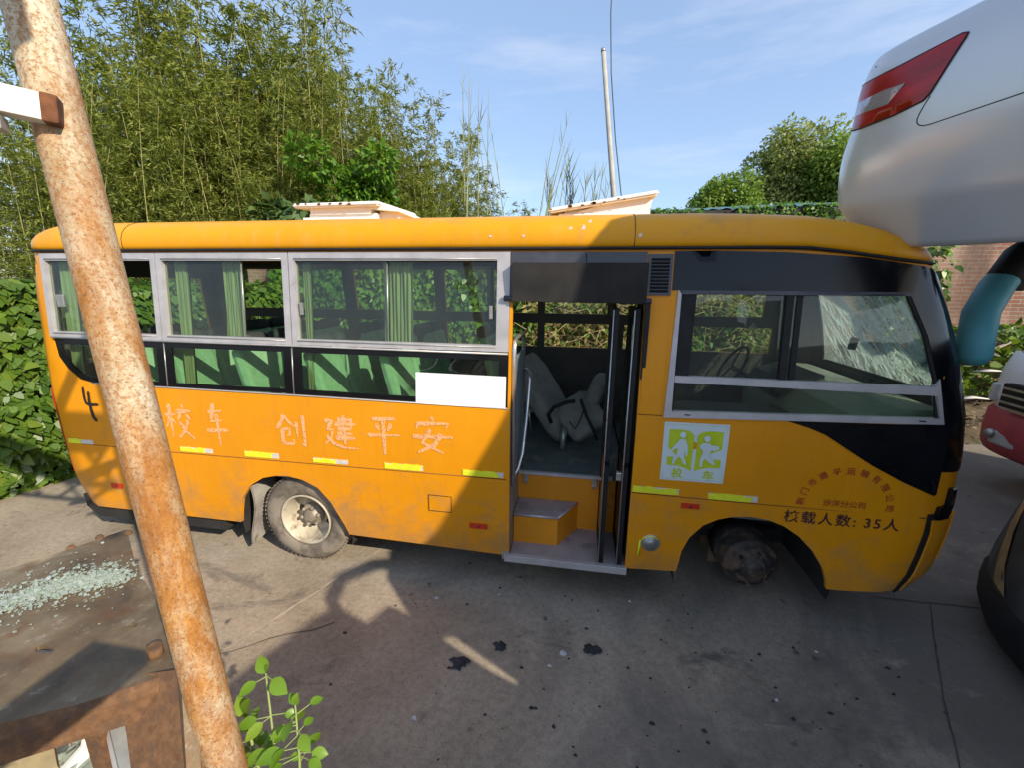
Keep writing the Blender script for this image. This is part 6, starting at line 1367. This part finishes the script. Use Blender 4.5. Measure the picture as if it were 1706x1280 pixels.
for p, d in zip(P_, D_):      # each leaf: an oval blade folded a little along its midrib
    d = Vector(d).normalized(); up_ = Vector((rs.uniform(-.4, .4), rs.uniform(-.9, -.1), 1)).normalized(); s_ = d.cross(up_).normalized(); n_ = s_.cross(d); Ln = rs.uniform(.030, .070); Wd = Ln * rs.uniform(.55, .72); vs = []
    prof = [(0, .02), (.12, .55), (.3, .95), (.5, 1), (.7, .78), (.88, .35), (1, .01)]
    for t, w in prof: c_ = p + d * Ln * t - n_ * Ln * .18 * t * t; vs += [c_ + s_ * Wd * .5 * w + n_ * Wd * .13 * w, c_, c_ - s_ * Wd * .5 * w + n_ * Wd * .13 * w]
    fs = []
    for i in range(len(prof) - 1): k = 3 * i; fs += [[k, k + 1, k + 4, k + 3], [k + 1, k + 2, k + 5, k + 4]]
    mb.add(vs, fs, True)
mb.build('foliage', SAPL, sg, False)

# ------------------------------------------------------------------ small litter on the concrete
RAG = pbr('oily_black_rag', (.035, .030, .034), .9, 0, .4, 20)
def rag(x, y, s_, lab, seed):
    r_ = random.Random(seed); mb = MB(); n = 15; vs = [(x, y, .028)]; ro = [r_.uniform(.45, 1.25) for _ in range(n)]
    for rr_, z in ((.5, .03), (1, .004)):
        for k in range(n): a = 2 * math.pi * k / n; vs.append((x + s_ * rr_ * ro[k] * math.cos(a), y + s_ * .75 * rr_ * ro[k] * math.sin(a), z * r_.uniform(.5, 1.3) + .004))
    fs = [[0, 1 + k, 1 + (k + 1) % n] for k in range(n)] + [[1 + k, 1 + n + k, 1 + n + (k + 1) % n, 1 + (k + 1) % n] for k in range(n)]
    tag(mb.add(vs, fs, True).build('oily_rag', RAG, None), lab, 'rag')
rag(-.658, -.683, .07, 'black crumpled rag on the concrete beside the sunlit sliver', 1)
rag(.157, -.442, .06, 'dark grey rag on the shaded concrete below the doorway', 2)
rag(-.43, -.515, .05, 'small dark rag just right of the sunlit sliver', 3)
PAPER = pbr('pale_paper_bit', (.52, .52, .54), .7, 0, .15, 30); CHIP = pbr('dark_chip', (.030, .026, .024), .85, 0, .4, 30)
rl = random.Random(21)
def chip(x, y, s_, mat, name, cat, lab, grp, z=.003):
    mb = MB(); n = rl.randint(5, 7); a0 = rl.uniform(0, 6.28); ro = [rl.uniform(.5, 1.2) for _ in range(n)]; h = s_ * rl.uniform(.15, .5)
    bs = [(x + s_ * ro[k] * math.cos(a0 + 2 * math.pi * k / n), y + s_ * ro[k] * .7 * math.sin(a0 + 2 * math.pi * k / n)) for k in range(n)]
    mb.add([(p[0], p[1], z - .002) for p in bs] + [(x + (p[0] - x) * .6, y + (p[1] - y) * .6, z + h) for p in bs], [[k, (k + 1) % n, (k + 1) % n + n, k + n] for k in range(n)] + [[k + n for k in range(n)]])
    tag(mb.build(name, mat, None), lab, cat, grp)
for x, y, s_ in ((-.026, -.497, .028), (-.986, -.172, .022), (-.10, -.60, .016), (.45, .05, .012), (-.09, -1.2, .02), (-.8, -1.05, .018), (1.2, -.6, .014), (.25, -1.35, .016), (1.6, -.2, .012), (-.53, -.05, .013)):
    chip(x, y, s_, PAPER, 'paper_scrap', 'paper', 'pale paper bit lying on the shaded concrete', 'pale paper bits on the concrete')
for k in range(130):
    x, y = rl.gauss(.3, 1.0), rl.gauss(-.55, .5)
    if y > .25 or y < -1.6: continue
    chip(x, y, rl.choice((.004, .005, .006, .008, .012, .018)), CHIP, 'dark_chip', 'chip', 'small dark chip lying on the shaded concrete', 'dark chips on the concrete')
